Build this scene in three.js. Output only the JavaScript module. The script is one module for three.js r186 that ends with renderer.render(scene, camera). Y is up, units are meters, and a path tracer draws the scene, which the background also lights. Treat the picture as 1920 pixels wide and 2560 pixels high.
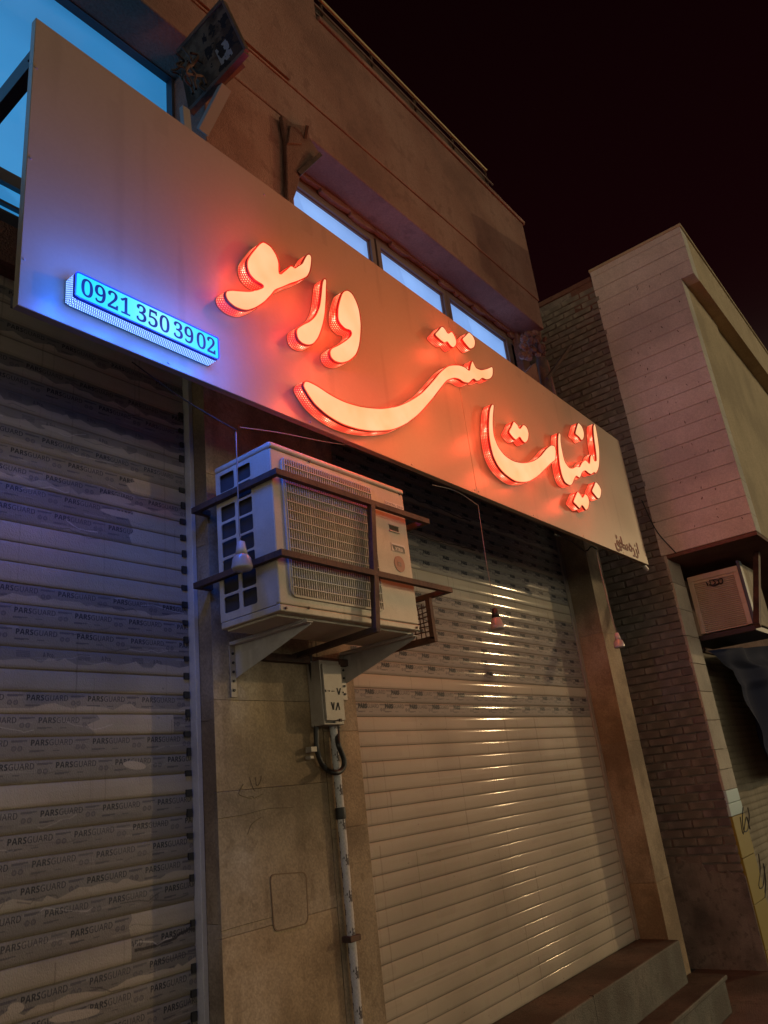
import * as THREE from 'three';
import { mergeGeometries, toCreasedNormals } from 'three/addons/utils/BufferGeometryUtils.js';
import { RoundedBoxGeometry } from 'three/addons/geometries/RoundedBoxGeometry.js';

// ---------------------------------------------------------------- camera, sky, lamp light, exposure
const scene = new THREE.Scene();
const EYE = new THREE.Vector3(0, 1.75, 2.6), FOCAL = 1899.76;               // focal length in pixels of the 1920 x 2560 photograph
const camera = new THREE.PerspectiveCamera(67.942, 0.75, 0.05, 900);
camera.position.copy(EYE);
camera.rotation.set(0.352280, -0.929079, -0.119515, 'YXZ');
camera.updateMatrixWorld();
const renderer = new THREE.WebGLRenderer();
renderer.toneMapping = THREE.LinearToneMapping;
renderer.toneMappingExposure = 1;
renderer.shadowMap.enabled = true;
{ // night sky over a lit town: a bright unseen band along the horizon, added as fill, fades to almost black
  const W = 128, H = 256, d = new Float32Array(W * H * 4);
  for (let y = 0; y < H; y++) {
    const e = ((y + 0.5) / H - 0.5) * 180, g = Math.exp(-Math.pow(Math.max(e, 0) / 11, 2)), v = Math.exp(-Math.max(e, 0) / 40);
    for (let x = 0; x < W; x++) {
      const k = (y * W + x) * 4;
      d[k] = 0.0135 * v + 1.34 * g; d[k + 1] = 0.0018 * v + 1.23 * g; d[k + 2] = 0.0031 * v + 0.86 * g; d[k + 3] = 1;
    }
  }
  const t = new THREE.DataTexture(d, W, H, THREE.RGBAFormat, THREE.FloatType);
  t.mapping = THREE.EquirectangularReflectionMapping; t.magFilter = THREE.LinearFilter; t.needsUpdate = true;
  scene.background = t; scene.environment = t;
}
const LAMP = new THREE.Vector3(0.857, 0.16, 0.49).normalize();              // towards the street lamp down the road
const sun = new THREE.DirectionalLight(new THREE.Color().setRGB(1.0, 0.68, 0.33), 0.5);
sun.position.copy(LAMP).multiplyScalar(40).add(new THREE.Vector3(3, 2, 0)); sun.target.position.set(3, 2, 0);
sun.castShadow = true; sun.shadow.radius = 1.8; sun.shadow.mapSize.set(4096, 4096);
Object.assign(sun.shadow.camera, { left: -14, right: 14, top: 14, bottom: -14, near: 1, far: 90 });
scene.add(sun, sun.target);

// ---------------------------------------------------------------- helpers
// where a point of the photograph lies on a plane of the place: axis 'x' | 'y' | 'z' at that value
function at(u, v, axis, val) {
  const d = new THREE.Vector3((u - 960) / FOCAL, -(v - 1280) / FOCAL, -1).applyQuaternion(camera.quaternion);
  return EYE.clone().addScaledVector(d, (val - EYE[axis]) / d[axis]);
}
const crop = (x0, y0, s) => (x, y) => [x0 + x * s, y0 + y * s];
let seed = 12345;
const rnd = () => { seed = (seed + 0x6d2b79f5) | 0; let t = Math.imul(seed ^ (seed >>> 15), 1 | seed); t = (t + Math.imul(t ^ (t >>> 7), 61 | t)) ^ t; return ((t ^ (t >>> 14)) >>> 0) / 4294967296; };
const rr = (a, b) => a + (b - a) * rnd();
const V3 = (x, y, z) => new THREE.Vector3(x, y, z);

const used = {}, bases = new WeakMap();
const numbered = (n) => { used[n] = (used[n] ?? -1) + 1; return used[n] ? n + '_' + String(used[n]).padStart(3, '0') : n; };
function thing(name, label, category, base = [0, 0, 0], group) {
  const o = new THREE.Group(); o.name = numbered(name); o.position.set(...base); bases.set(o, V3(...base));
  o.userData = { label, category }; if (group) o.userData.group = group;
  scene.add(o); return o;
}
// one mesh from geometries given in world coordinates, as a child of a thing or a part
function part(name, geoms, mat, parent, label, kind) {
  const g = Array.isArray(geoms) ? mergeGeometries(geoms.map(plain), false) : geoms;
  const b = bases.get(parent) ?? V3(0, 0, 0);
  g.translate(-b.x, -b.y, -b.z);
  const m = new THREE.Mesh(g, mat); m.name = name; m.castShadow = m.receiveShadow = true; bases.set(m, b);
  m.userData = {}; if (label) m.userData.label = label; if (kind) m.userData.kind = kind;
  parent.add(m); return m;
}
function placed(name, shared, mat, parent, pos, rot) {                     // a piece that shares its geometry with its likes
  const b = bases.get(parent) ?? V3(0, 0, 0), m = new THREE.Mesh(shared, mat);
  m.name = name; m.position.set(pos[0] - b.x, pos[1] - b.y, pos[2] - b.z); if (rot) m.rotation.set(...rot);
  m.castShadow = m.receiveShadow = true; parent.add(m); return m;
}
function subgroup(name, parent, label) {
  const o = new THREE.Group(); o.name = name; bases.set(o, bases.get(parent)); if (label) o.userData.label = label; parent.add(o); return o;
}
function structure(name, geoms, mat) {
  const m = new THREE.Mesh(Array.isArray(geoms) ? mergeGeometries(geoms.map(plain), false) : geoms, mat);
  m.name = numbered(name); m.userData = { kind: 'structure' }; m.receiveShadow = m.castShadow = true; scene.add(m); return m;
}
function single(name, geoms, mat, label, category, group) {
  const m = new THREE.Mesh(Array.isArray(geoms) ? mergeGeometries(geoms.map(plain), false) : geoms, mat);
  m.geometry.computeBoundingBox(); const c = m.geometry.boundingBox.getCenter(V3(0, 0, 0)); c.y = m.geometry.boundingBox.min.y;
  m.geometry.translate(-c.x, -c.y, -c.z); m.position.copy(c);
  m.name = numbered(name); m.userData = { label, category }; if (group) m.userData.group = group; m.castShadow = m.receiveShadow = true; scene.add(m); return m;
}
function plain(g) { const n = g.index ? g.toNonIndexed() : g; for (const k of Object.keys(n.attributes)) if (!['position', 'normal', 'uv'].includes(k)) n.deleteAttribute(k); return n; }
// uv in metres, by the direction that each face looks in
function metres(g) {
  const n = g.index ? g.toNonIndexed() : g; n.computeVertexNormals();
  const p = n.attributes.position, N = n.attributes.normal, uv = new Float32Array(p.count * 2);
  for (let i = 0; i < p.count; i += 3) {
    const x = Math.abs(N.getX(i)), y = Math.abs(N.getY(i)), z = Math.abs(N.getZ(i));
    for (let k = i; k < i + 3; k++) {
      if (z >= x && z >= y) { uv[k * 2] = p.getX(k); uv[k * 2 + 1] = p.getY(k); }
      else if (x >= y) { uv[k * 2] = p.getZ(k); uv[k * 2 + 1] = p.getY(k); }
      else { uv[k * 2] = p.getX(k); uv[k * 2 + 1] = p.getZ(k); }
    }
  }
  n.setAttribute('uv', new THREE.BufferAttribute(uv, 2)); return plain(n);
}
const box = (x0, x1, y0, y1, z0, z1) => { const g = new THREE.BoxGeometry(x1 - x0, y1 - y0, z1 - z0); g.translate((x0 + x1) / 2, (y0 + y1) / 2, (z0 + z1) / 2); return metres(g); };
function rbox(x0, x1, y0, y1, z0, z1, r = 0.006, s = 2) {
  const g = new RoundedBoxGeometry(x1 - x0, y1 - y0, z1 - z0, s, r); g.translate((x0 + x1) / 2, (y0 + y1) / 2, (z0 + z1) / 2);
  const n = plain(g), nor = n.attributes.normal.clone(), m = metres(n); m.setAttribute('normal', nor); return m;
}
function tube(pts, r, seg = 40, round = 8, tension = 0.5) {
  return plain(new THREE.TubeGeometry(new THREE.CatmullRomCurve3(pts.map((p) => p.isVector3 ? p : V3(...p)), false, 'catmullrom', tension), seg, r, round));
}
function bar(a, b, w, h) {                                                  // a straight square bar
  const A = a.isVector3 ? a : V3(...a), B = b.isVector3 ? b : V3(...b), L = A.distanceTo(B), g = new THREE.BoxGeometry(w, h ?? w, L);
  const m = new THREE.Matrix4().lookAt(B, A, Math.abs(B.y - A.y) > 0.9 * L ? V3(0, 0, 1) : V3(0, 1, 0)); m.setPosition(A.clone().lerp(B, 0.5)); g.applyMatrix4(m); return metres(g);
}
function lathe(pts, pos, n = 20) { const g = new THREE.LatheGeometry(pts.map((p) => new THREE.Vector2(...p)), n); g.translate(...pos); return plain(g); }
function prism(poly, z0, z1, bevel = 0) {                                   // polygon in x, y; from z0 to z1
  const s = new THREE.Shape(poly.map((p) => new THREE.Vector2(p[0], p[1])));
  const g = new THREE.ExtrudeGeometry(s, { depth: z1 - z0 - 2 * bevel, bevelEnabled: bevel > 0, bevelSize: bevel, bevelThickness: bevel, bevelSegments: 1, bevelOffset: -bevel, steps: 1 });
  g.translate(0, 0, z0 + bevel); return metres(g);
}
function hull4(a, b, c, d, t) {                                             // a flat plate through four points, t thick
  const n = b.clone().sub(a).cross(d.clone().sub(a)).normalize().multiplyScalar(t / 2), q = [a, b, c, d], f = q.map((p) => p.clone().add(n)), k = q.map((p) => p.clone().sub(n)), v = [];
  const quad = (p, q2, r, s) => v.push(p, q2, r, p, r, s);
  quad(f[0], f[1], f[2], f[3]); quad(k[3], k[2], k[1], k[0]);
  for (let i = 0; i < 4; i++) { const j = (i + 1) % 4; quad(k[i], k[j], f[j], f[i]); }
  const g = new THREE.BufferGeometry().setFromPoints(v), uv = [];
  const sq = [[0, 0], [1, 0], [1, 1], [0, 1]]; for (let i = 0; i < 6; i++) for (const w of [0, 1, 2, 0, 2, 3]) uv.push(...sq[w]);
  g.setAttribute('uv', new THREE.Float32BufferAttribute(uv, 2)); g.computeVertexNormals(); return g;
}

// ---------------------------------------------------------------- textures
function lattice(s) { const a = new Float32Array(65536); let q = s * 7919 + 17; for (let i = 0; i < 65536; i++) { q = (Math.imul(q, 1664525) + 1013904223) | 0; a[i] = ((q >>> 8) & 0xffff) / 65535; } return a; }
const lat = lattice(3);
function vnoise(x, y, per, s) {                                            // value noise that repeats every per cells
  const xi = Math.floor(x), yi = Math.floor(y), fx = x - xi, fy = y - yi, u = fx * fx * (3 - 2 * fx), v = fy * fy * (3 - 2 * fy);
  const h = (i, j) => lat[(((((i % per) + per) % per) * 157 + (((j % per) + per) % per) * 113 * 7 + s * 9973) & 0xffff)];
  return (h(xi, yi) * (1 - u) + h(xi + 1, yi) * u) * (1 - v) + (h(xi, yi + 1) * (1 - u) + h(xi + 1, yi + 1) * u) * v;
}
const fbm = (u, v, f, o, s) => { let a = 0, w = 0.5, t = 0; for (let i = 0; i < o; i++) { a += w * vnoise(u * f, v * f, f, s + i * 3); t += w; w *= 0.55; f *= 2; } return a / t; };
const smooth = (a, b, x) => { const t = Math.min(1, Math.max(0, (x - a) / (b - a))); return t * t * (3 - 2 * t); };
const toS = (c) => Math.round(255 * (c <= 0.0031308 ? c * 12.92 : 1.055 * Math.pow(Math.min(1, Math.max(0, c)), 1 / 2.4) - 0.055));
function dataTex(size, f, srgb = true) {
  const d = new Uint8Array(size * size * 4);
  for (let y = 0; y < size; y++) for (let x = 0; x < size; x++) {
    const c = f((x + 0.5) / size, (y + 0.5) / size), k = (y * size + x) * 4;
    for (let i = 0; i < 3; i++) d[k + i] = srgb ? toS(c[i] ?? c) : Math.round(255 * Math.min(1, Math.max(0, c[i] ?? c))); d[k + 3] = 255;
  }
  const t = new THREE.DataTexture(d, size, size); t.wrapS = t.wrapT = THREE.RepeatWrapping; t.magFilter = THREE.LinearFilter; t.minFilter = THREE.LinearMipmapLinearFilter; t.generateMipmaps = true;
  if (srgb) t.colorSpace = THREE.SRGBColorSpace; t.needsUpdate = true; return t;
}
const rep = (t, m, ox = 0) => { const c = t.clone(); c.repeat.set(1 / m, 1 / m); c.offset.set(ox, ox * 0.7); c.needsUpdate = true; return c; };
const mix3 = (a, b, t) => [a[0] + (b[0] - a[0]) * t, a[1] + (b[1] - a[1]) * t, a[2] + (b[2] - a[2]) * t];
function stained(base, dark, light, s, opts = {}) {                         // mottled mineral surface: broad tones, streaks, fine grain, pits
  const { streak = 0.3, grain = 0.25, pits = 0.5, cloud = 0.9 } = opts;
  return dataTex(512, (u, v) => {
    const c = fbm(u, v, 3, 5, s), st = vnoise(u * 24, v * 3, 24, s + 40) * 0.6 + vnoise(u * 57, v * 4, 57 > 1 ? 57 : 1, s + 41) * 0.4, g = vnoise(u * 200, v * 200, 200, s + 50), p = fbm(u, v, 20, 3, s + 60);
    let t = mix3(base, dark, cloud * smooth(0.45, 0.75, c)); t = mix3(t, light, cloud * smooth(0.5, 0.25, c)); t = mix3(t, dark, streak * smooth(0.5, 0.9, st)); t = mix3(t, dark, pits * smooth(0.64, 0.74, p));
    const k = 1 + grain * (g - 0.5); return t.map((q) => q * k);
  });
}
const T = {
  stone: stained([0.33, 0.255, 0.165], [0.17, 0.12, 0.07], [0.4, 0.33, 0.245], 1, { streak: 0.5, pits: 0.35, cloud: 1, grain: 0.4 }),
  plaster: stained([0.24, 0.12, 0.09], [0.17, 0.08, 0.06], [0.28, 0.155, 0.12], 2, { streak: 0.3 }),  // some red of the sign glow is put into the plaster colour
  board: stained([0.58, 0.53, 0.45], [0.44, 0.4, 0.34], [0.66, 0.61, 0.53], 5, { streak: 0.12, pits: 0.25 }),
  brick: stained([0.29, 0.245, 0.215], [0.18, 0.15, 0.135], [0.37, 0.32, 0.29], 7, { streak: 0.1 }),
  mortar: stained([0.2, 0.165, 0.145], [0.1, 0.085, 0.075], [0.28, 0.24, 0.21], 9),
  asphalt: stained([0.06, 0.058, 0.055], [0.035, 0.034, 0.033], [0.09, 0.085, 0.08], 11, { grain: 0.7 }),
  paving: stained([0.27, 0.24, 0.21], [0.15, 0.13, 0.11], [0.36, 0.33, 0.29], 13),
  step: stained([0.185, 0.17, 0.14], [0.11, 0.085, 0.065], [0.27, 0.23, 0.19], 15, { grain: 0.6 }),
  rust: stained([0.075, 0.045, 0.035], [0.03, 0.02, 0.018], [0.13, 0.07, 0.045], 17),
  paint: stained([0.62, 0.585, 0.52], [0.5, 0.46, 0.4], [0.68, 0.64, 0.58], 19, { streak: 0.6, pits: 0.35, grain: 0.1 }),
  peel: dataTex(256, (u, v) => { const p = fbm(u, v, 5, 6, 71), c = fbm(u, v, 30, 3, 77); return p + 0.3 * (fbm(u, v, 2, 2, 79) - 0.5) > 0.53 ? [0.1, 0.085, 0.085].map((q) => q * (0.7 + 0.6 * c)) : [0.55, 0.53, 0.52].map((q) => q * (0.75 + 0.4 * c)); }),
  bump: dataTex(256, (u, v) => { const q = 0.6 * fbm(u, v, 6, 5, 80) + 0.4 * vnoise(u * 120, v * 120, 120, 90); return [q, q, q]; }, false),
  tarp: stained([0.007, 0.011, 0.03], [0.003, 0.004, 0.009], [0.02, 0.025, 0.05], 21, { streak: 0.6 }),
};
const std = (o) => new THREE.MeshPhysicalMaterial({ roughness: 0.85, ...o });
const bumped = (map, m, bump, o = {}) => std({ map: rep(map, m), bumpMap: rep(T.bump, m * 0.45), bumpScale: bump, ...o });
const M = {
  stone: bumped(T.stone, 1.35, 0.0022, { roughness: 0.75 }), stoneB: bumped(T.stone, 1.35, 0.0022, { roughness: 0.72, color: new THREE.Color(1.08, 1.02, 0.92) }),
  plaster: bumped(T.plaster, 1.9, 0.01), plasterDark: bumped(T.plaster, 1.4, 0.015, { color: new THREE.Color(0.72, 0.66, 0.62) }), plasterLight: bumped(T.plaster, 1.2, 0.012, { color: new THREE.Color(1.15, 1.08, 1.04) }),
  mortar: bumped(T.mortar, 0.8, 0.012), asphalt: bumped(T.asphalt, 1.2, 0.008), paving: bumped(T.paving, 1.5, 0.006, { color: new THREE.Color(0.75, 0.72, 0.7) }), step: bumped(T.step, 1.1, 0.004, { roughness: 0.7, color: new THREE.Color(0.58, 0.6, 0.6) }),
  rust: bumped(T.rust, 0.5, 0.002, { roughness: 0.7, metalness: 0.2 }), paint: bumped(T.paint, 0.8, 0.0008, { roughness: 0.42, color: new THREE.Color(0.9, 0.85, 0.74) }), paintGrey: bumped(T.paint, 1.2, 0.0005, { roughness: 0.5, color: new THREE.Color(0.82, 0.82, 0.86) }),  // the second paint is a cooler grey, for rail and brackets
  zinc: bumped(T.paint, 0.6, 0.0008, { roughness: 0.5, color: new THREE.Color(0.62, 0.58, 0.56), metalness: 0.25 }),
  dark: std({ color: new THREE.Color().setRGB(0.012, 0.011, 0.011), roughness: 0.6 }), black: std({ color: new THREE.Color().setRGB(0.02, 0.018, 0.017), roughness: 0.5 }),
  fin: std({ color: new THREE.Color().setRGB(0.12, 0.105, 0.1), roughness: 0.6, metalness: 0.2 }),
  ink: std({ color: new THREE.Color().setRGB(0.03, 0.025, 0.022), roughness: 0.7 }), groove: std({ color: new THREE.Color().setRGB(0.1, 0.07, 0.045), roughness: 0.95 }),
  white: std({ color: new THREE.Color().setRGB(0.5, 0.47, 0.44), roughness: 0.35 }), bulb: std({ color: new THREE.Color().setRGB(0.42, 0.4, 0.38), roughness: 0.25, clearcoat: 0.4 }),
  cable: std({ color: new THREE.Color().setRGB(0.24, 0.21, 0.2), roughness: 0.6 }), peel: std({ map: rep(T.peel, 0.15), bumpMap: rep(T.peel, 0.15), bumpScale: 0.001, roughness: 0.6 }),
  tarp: std({ color: new THREE.Color().setRGB(0.01, 0.016, 0.05), roughness: 0.9, specularIntensity: 0.3 }), frame: std({ color: new THREE.Color().setRGB(0.17, 0.115, 0.1), roughness: 0.6 }), frameDark: std({ color: new THREE.Color().setRGB(0.05, 0.045, 0.06), roughness: 0.5 }),
  render: bumped(T.board, 2.1, 0.008, { color: new THREE.Color().setRGB(0.8, 0.68, 0.5) }),
  tileA: bumped(T.board, 1.1, 0.004, { color: new THREE.Color(0.88, 0.86, 0.82) }), tileB: bumped(T.board, 1.3, 0.004, { color: new THREE.Color(0.8, 0.78, 0.76) }),
  yellow: std({ color: new THREE.Color().setRGB(0.27, 0.2, 0.02), roughness: 0.6 }), cyan: std({ color: new THREE.Color().setRGB(0.5, 0.66, 0.66), roughness: 0.35 }),
};

// ---------------------------------------------------------------- ground
const GY = -0.09;
structure('pavement', [box(-60, 60, GY - 0.3, GY, -0.4, 4.2)], M.paving);
structure('kerb', [rbox(-60, 60, GY - 0.35, GY + 0.004, 4.204, 4.36, 0.015)], M.paving);
structure('road', [box(-400, 400, GY - 0.5, GY - 0.13, 4.364, 13)], M.asphalt);
structure('ground', [box(-400, 400, GY - 0.9, GY - 0.51, -400, 400)], M.asphalt);

// ---------------------------------------------------------------- the shop building
const shop = thing('shop_building', 'two storey shop building with lit windows behind the long sign and a bare plaster parapet', 'building', [2.5, GY, -0.5]);
{
  const w = shop;
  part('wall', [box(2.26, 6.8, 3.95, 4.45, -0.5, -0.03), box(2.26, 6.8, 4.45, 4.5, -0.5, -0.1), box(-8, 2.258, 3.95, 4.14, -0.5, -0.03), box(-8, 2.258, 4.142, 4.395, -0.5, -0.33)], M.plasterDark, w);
  // middle pier of the upper floor, the wall in its recess right of the windows
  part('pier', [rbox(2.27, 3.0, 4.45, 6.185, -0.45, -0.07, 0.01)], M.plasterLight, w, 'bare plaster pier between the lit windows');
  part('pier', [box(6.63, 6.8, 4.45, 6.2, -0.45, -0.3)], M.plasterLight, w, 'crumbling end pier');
  // beam and parapet over the windows
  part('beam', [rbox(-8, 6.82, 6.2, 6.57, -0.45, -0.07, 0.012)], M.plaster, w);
  part('moulding', [rbox(-8, 6.825, 6.562, 6.582, -0.2, -0.058, 0.006)], M.plasterLight, w);
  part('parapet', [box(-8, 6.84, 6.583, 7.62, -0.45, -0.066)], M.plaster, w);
  part('coping', [rbox(3.47, 6.875, 7.623, 7.67, -0.5, -0.045, 0.01)], M.plasterLight, w);
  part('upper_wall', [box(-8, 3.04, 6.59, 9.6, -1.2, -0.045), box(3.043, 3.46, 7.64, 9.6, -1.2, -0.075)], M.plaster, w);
  part('roof', [box(-8, 6.8, 6.9, 7.0, -9, -0.46), box(-8, 6.8, GY, 4.4, -9, -8.8), box(6.7, 6.8, GY, 6.9, -8.8, -0.46), box(-8.1, -8, GY, 6.9, -8.8, -0.46)], M.plasterDark, w);
  part('back_wall', [box(-8, 6.69, GY, 6.89, -1.3, -1.1)], M.plasterDark, w);
  // broken plaster edge over the window frames
  const rag = [];
  for (let x = 3.05; x < 6.6;) { const l = rr(0.08, 0.35), h = rr(0.02, 0.075); rag.push(prism([[x, 6.2], [x, 6.2 - h * 0.8], [x + l * 0.3, 6.2 - h], [x + l * 0.7, 6.2 - h * rr(0.6, 1)], [x + l, 6.2 - h * 0.5], [x + l, 6.2]], -0.37, rr(-0.335, -0.325), 0.003)); x += l + 0.001; }
  part('broken_plaster', rag, M.plasterLight, w, null, 'stuff');
  // lit windows
  const glowTex = (a, b, s) => dataTex(256, (u, v) => { const n = fbm(u, v, 3, 4, s), e = smooth(0.0, 0.06, Math.min(u, 1 - u, v, 1 - v)), q = u * 0.8 + v * 0.45; return mix3(a, b, Math.min(1, n + 0.35 * smooth(0.7, 0.705, q) * smooth(1.05, 0.8, q) - 0.2 * smooth(0.55, 0.8, vnoise(u * 9, v * 2, 9, s + 5)))).map((q) => q * (0.86 + 0.14 * e)); });  // a diagonal reflection band is painted into the pane glow
  const coolTex = glowTex([0.17, 0.34, 0.74], [0.25, 0.47, 0.95], 31), blueTex = glowTex([0.014, 0.17, 0.42], [0.035, 0.27, 0.61], 37);
  const pane = (t, k) => std({ color: new THREE.Color().setRGB(0.1, 0.1, 0.1), roughness: 0.12, emissive: new THREE.Color(1, 1, 1), emissiveMap: t, emissiveIntensity: k });
  const cool = pane(coolTex, 1.0), blue = pane(blueTex, 1.0);
  const glass = (x0, x1, y0, y1, z) => { const g = new THREE.BoxGeometry(x1 - x0, y1 - y0, 0.008); g.translate((x0 + x1) / 2, (y0 + y1) / 2, z); return plain(g); };
  const spans = [[3.02, 4.24], [4.37, 5.31], [5.415, 6.485], [6.575, 6.63]];
  spans.forEach(([x0, x1], i) => {
    const f = part('window', [box(x0 - 0.05, x0, 4.5, 6.135, -0.44, -0.37), box(x1, x1 + 0.05, 4.5, 6.135, -0.44, -0.37), box(x0, x1, 6.075, 6.135, -0.44, -0.37), box(x0, x1, 4.5, 4.56, -0.44, -0.37)], M.frame, w);
    part('pane', [glass(x0 + 0.012, x1 - 0.012, 4.572, 6.063, -0.41)], cool, f);
    part('sash', [box(x0, x0 + 0.012, 4.56, 6.075, -0.425, -0.392), box(x1 - 0.012, x1, 4.56, 6.075, -0.425, -0.392), box(x0 + 0.012, x1 - 0.012, 6.063, 6.075, -0.425, -0.392), box(x0 + 0.012, x1 - 0.012, 4.56, 4.572, -0.425, -0.392)], M.frame, f);
  });
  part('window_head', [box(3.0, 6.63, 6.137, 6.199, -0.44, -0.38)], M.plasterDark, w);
  const f = part('window', [box(2.25, 2.269, 4.4, 6.2, -0.44, -0.36), box(-3, 2.25, 6.19, 6.2, -0.44, -0.36), box(-3, 2.25, 4.40, 4.511, -0.44, -0.36), box(-3, 2.25, 4.7, 4.775, -0.43, -0.385), box(-3, 2.25, 4.578, 4.592, -0.43, -0.39)], M.frameDark, w, 'bright blue window behind the left end of the sign');
  part('pane', [glass(-3, 2.25, 4.511, 6.19, -0.42)], blue, f);
  for (const [x0, x1, c, k] of [[3.05, 4.22, [0.35, 0.6, 1], 0.04], [4.4, 5.3, [0.35, 0.6, 1], 0.04], [5.44, 6.46, [0.35, 0.6, 1], 0.04], [0.2, 2.2, [0.1, 0.55, 1], 0.1]]) {
    const l = new THREE.RectAreaLight(new THREE.Color().setRGB(...c), k, x1 - x0, 1.4); l.position.set((x0 + x1) / 2, 5.35, -0.39); l.lookAt((x0 + x1) / 2, 5.35, 2); scene.add(l);
  }
  // rails along the roof edge
  const rail = thing('roof_railing', 'dark metal rails with posts along the flat roof edge', 'railing', [4.8, 7.67, -0.1]);
  part('rail', [tube([[3.47, 7.985, -0.09], [6.2, 7.985, -0.09]], 0.016, 2, 10)], std({ color: new THREE.Color().setRGB(0.5, 0.4, 0.22), roughness: 0.35, metalness: 0.6 }), rail, 'bright top rail');
  part('rail', [tube([[3.47, 7.85, -0.09], [6.3, 7.85, -0.09]], 0.009, 2, 8)], M.frame, rail);
  part('rail', [tube([[3.47, 7.735, -0.085], [6.42, 7.735, -0.085]], 0.009, 2, 8)], M.frame, rail);
  for (let i = 0; i < 5; i++) part('post', [tube([[3.6 + i * 0.655, 7.67, -0.115], [3.6 + i * 0.655, 8.0, -0.115]], 0.012, 2, 8)], M.rust, rail);
  part('sheet', [box(3.47, 6.23, 7.672, 7.98, -0.14, -0.135)], M.rust, rail, 'dark sheet behind the rails');
}

// pillar between the two shutters and the column at the right end: stone slabs, each its own piece
function clad(parent, x0, x1, ys, z0, z1, mats) {
  for (let i = 0; i + 1 < ys.length; i++) part('stone_slab', [rbox(x0, x1, ys[i] + 0.0007, ys[i + 1] - 0.0007, z0, z1 + (i % 3) * 0.0004, 0.0012, 1)], mats[i % mats.length], parent);
}
const pillar = thing('shop_pillar', 'broad stained stone pillar between the two shutters under the air conditioner', 'pillar', [2.58, GY, -0.1]);
part('core', [box(2.15, 3.01, GY, 3.95, -0.42, -0.022)], M.plasterDark, pillar);
clad(pillar, 2.126, 2.78, [GY, 0.42, 1.3, 1.83, 2.2, 3.25, 3.94], -0.02, 0, [M.stone, M.stoneB]);
clad(pillar, 2.783, 3.042, [GY, 0.5, 1.62, 2.06, 3.2, 3.94], -0.02, 0.0015, [M.stoneB, M.stone]);
clad(pillar, 2.128, 2.148, [GY, 0.6, 1.35, 2.12, 2.9, 3.94], -0.12, -0.0215, [M.stoneB, M.stone]);
{ // outline of an old access cover and scratched marks
  const q = [[2.386, 1.49], [2.6, 1.47], [2.592, 1.268], [2.392, 1.272]].map((p) => new THREE.Vector2(...p)), s = new THREE.Shape();
  const r = 0.03; for (let i = 0; i < 4; i++) { const a = q[i], b = q[(i + 1) % 4], c = q[(i + 3) % 4], p = a.clone().lerp(c, r / a.distanceTo(c)), n = a.clone().lerp(b, r / a.distanceTo(b)); i ? s.lineTo(p.x, p.y) : s.moveTo(p.x, p.y); s.quadraticCurveTo(a.x, a.y, n.x, n.y); } s.closePath();
  const inner = s.getPoints(8).map((p) => p.clone().sub(new THREE.Vector2(2.49, 1.38)).multiplyScalar(0.955).add(new THREE.Vector2(2.49, 1.38)));
  const h = s.clone(); h.holes.push(new THREE.Path(inner));
  const g = new THREE.ExtrudeGeometry(h, { depth: 0.0035, bevelEnabled: false }); g.translate(0, 0, 0.0008); part('cover_rim', [metres(g)], std({ color: new THREE.Color().setRGB(0.2, 0.135, 0.08), roughness: 0.9 }), pillar);
  const g2 = new THREE.ExtrudeGeometry(new THREE.Shape(inner), { depth: 0.0028, bevelEnabled: false }); g2.translate(0, 0, 0.0006); part('access_cover', [metres(g2)], M.stone, pillar);
  const c6 = crop(480, 1600, 0.434), stroke = (pts) => tube(pts.map(([x, y]) => at(...c6(x, y), 'z', 0.0015)), 0.0009, 24, 5);
  part('scratched_mark', [stroke([[330, 790], [345, 835], [360, 870]]), stroke([[365, 790], [375, 840], [395, 810], [400, 780]]), stroke([[295, 830], [270, 885], [310, 905], [345, 915]]), stroke([[330, 905], [350, 900], [360, 910], [410, 885]]), stroke([[150, 1030], [300, 1005], [440, 972], [580, 965]]), stroke([[165, 1680], [300, 1640], [450, 1600], [620, 1555]]), stroke([[320, 1120], [345, 1060], [400, 1020]])], M.groove, pillar);
}
const column = thing('end_column', 'narrow stone clad column at the right end of the shop front', 'column', [6.62, GY, -0.1]);
part('core', [box(6.49, 6.76, GY, 3.95, -0.42, -0.022)], M.plasterDark, column);
clad(column, 6.47, 6.782, [GY, 0.85, 1.93, 2.86, 3.94], -0.02, 0, [M.stoneB, M.stone]);
clad(column, 6.47, 6.489, [GY, 0.85, 1.93, 2.86, 3.94], -0.36, -0.0215, [M.stoneB, M.stone]);

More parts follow.
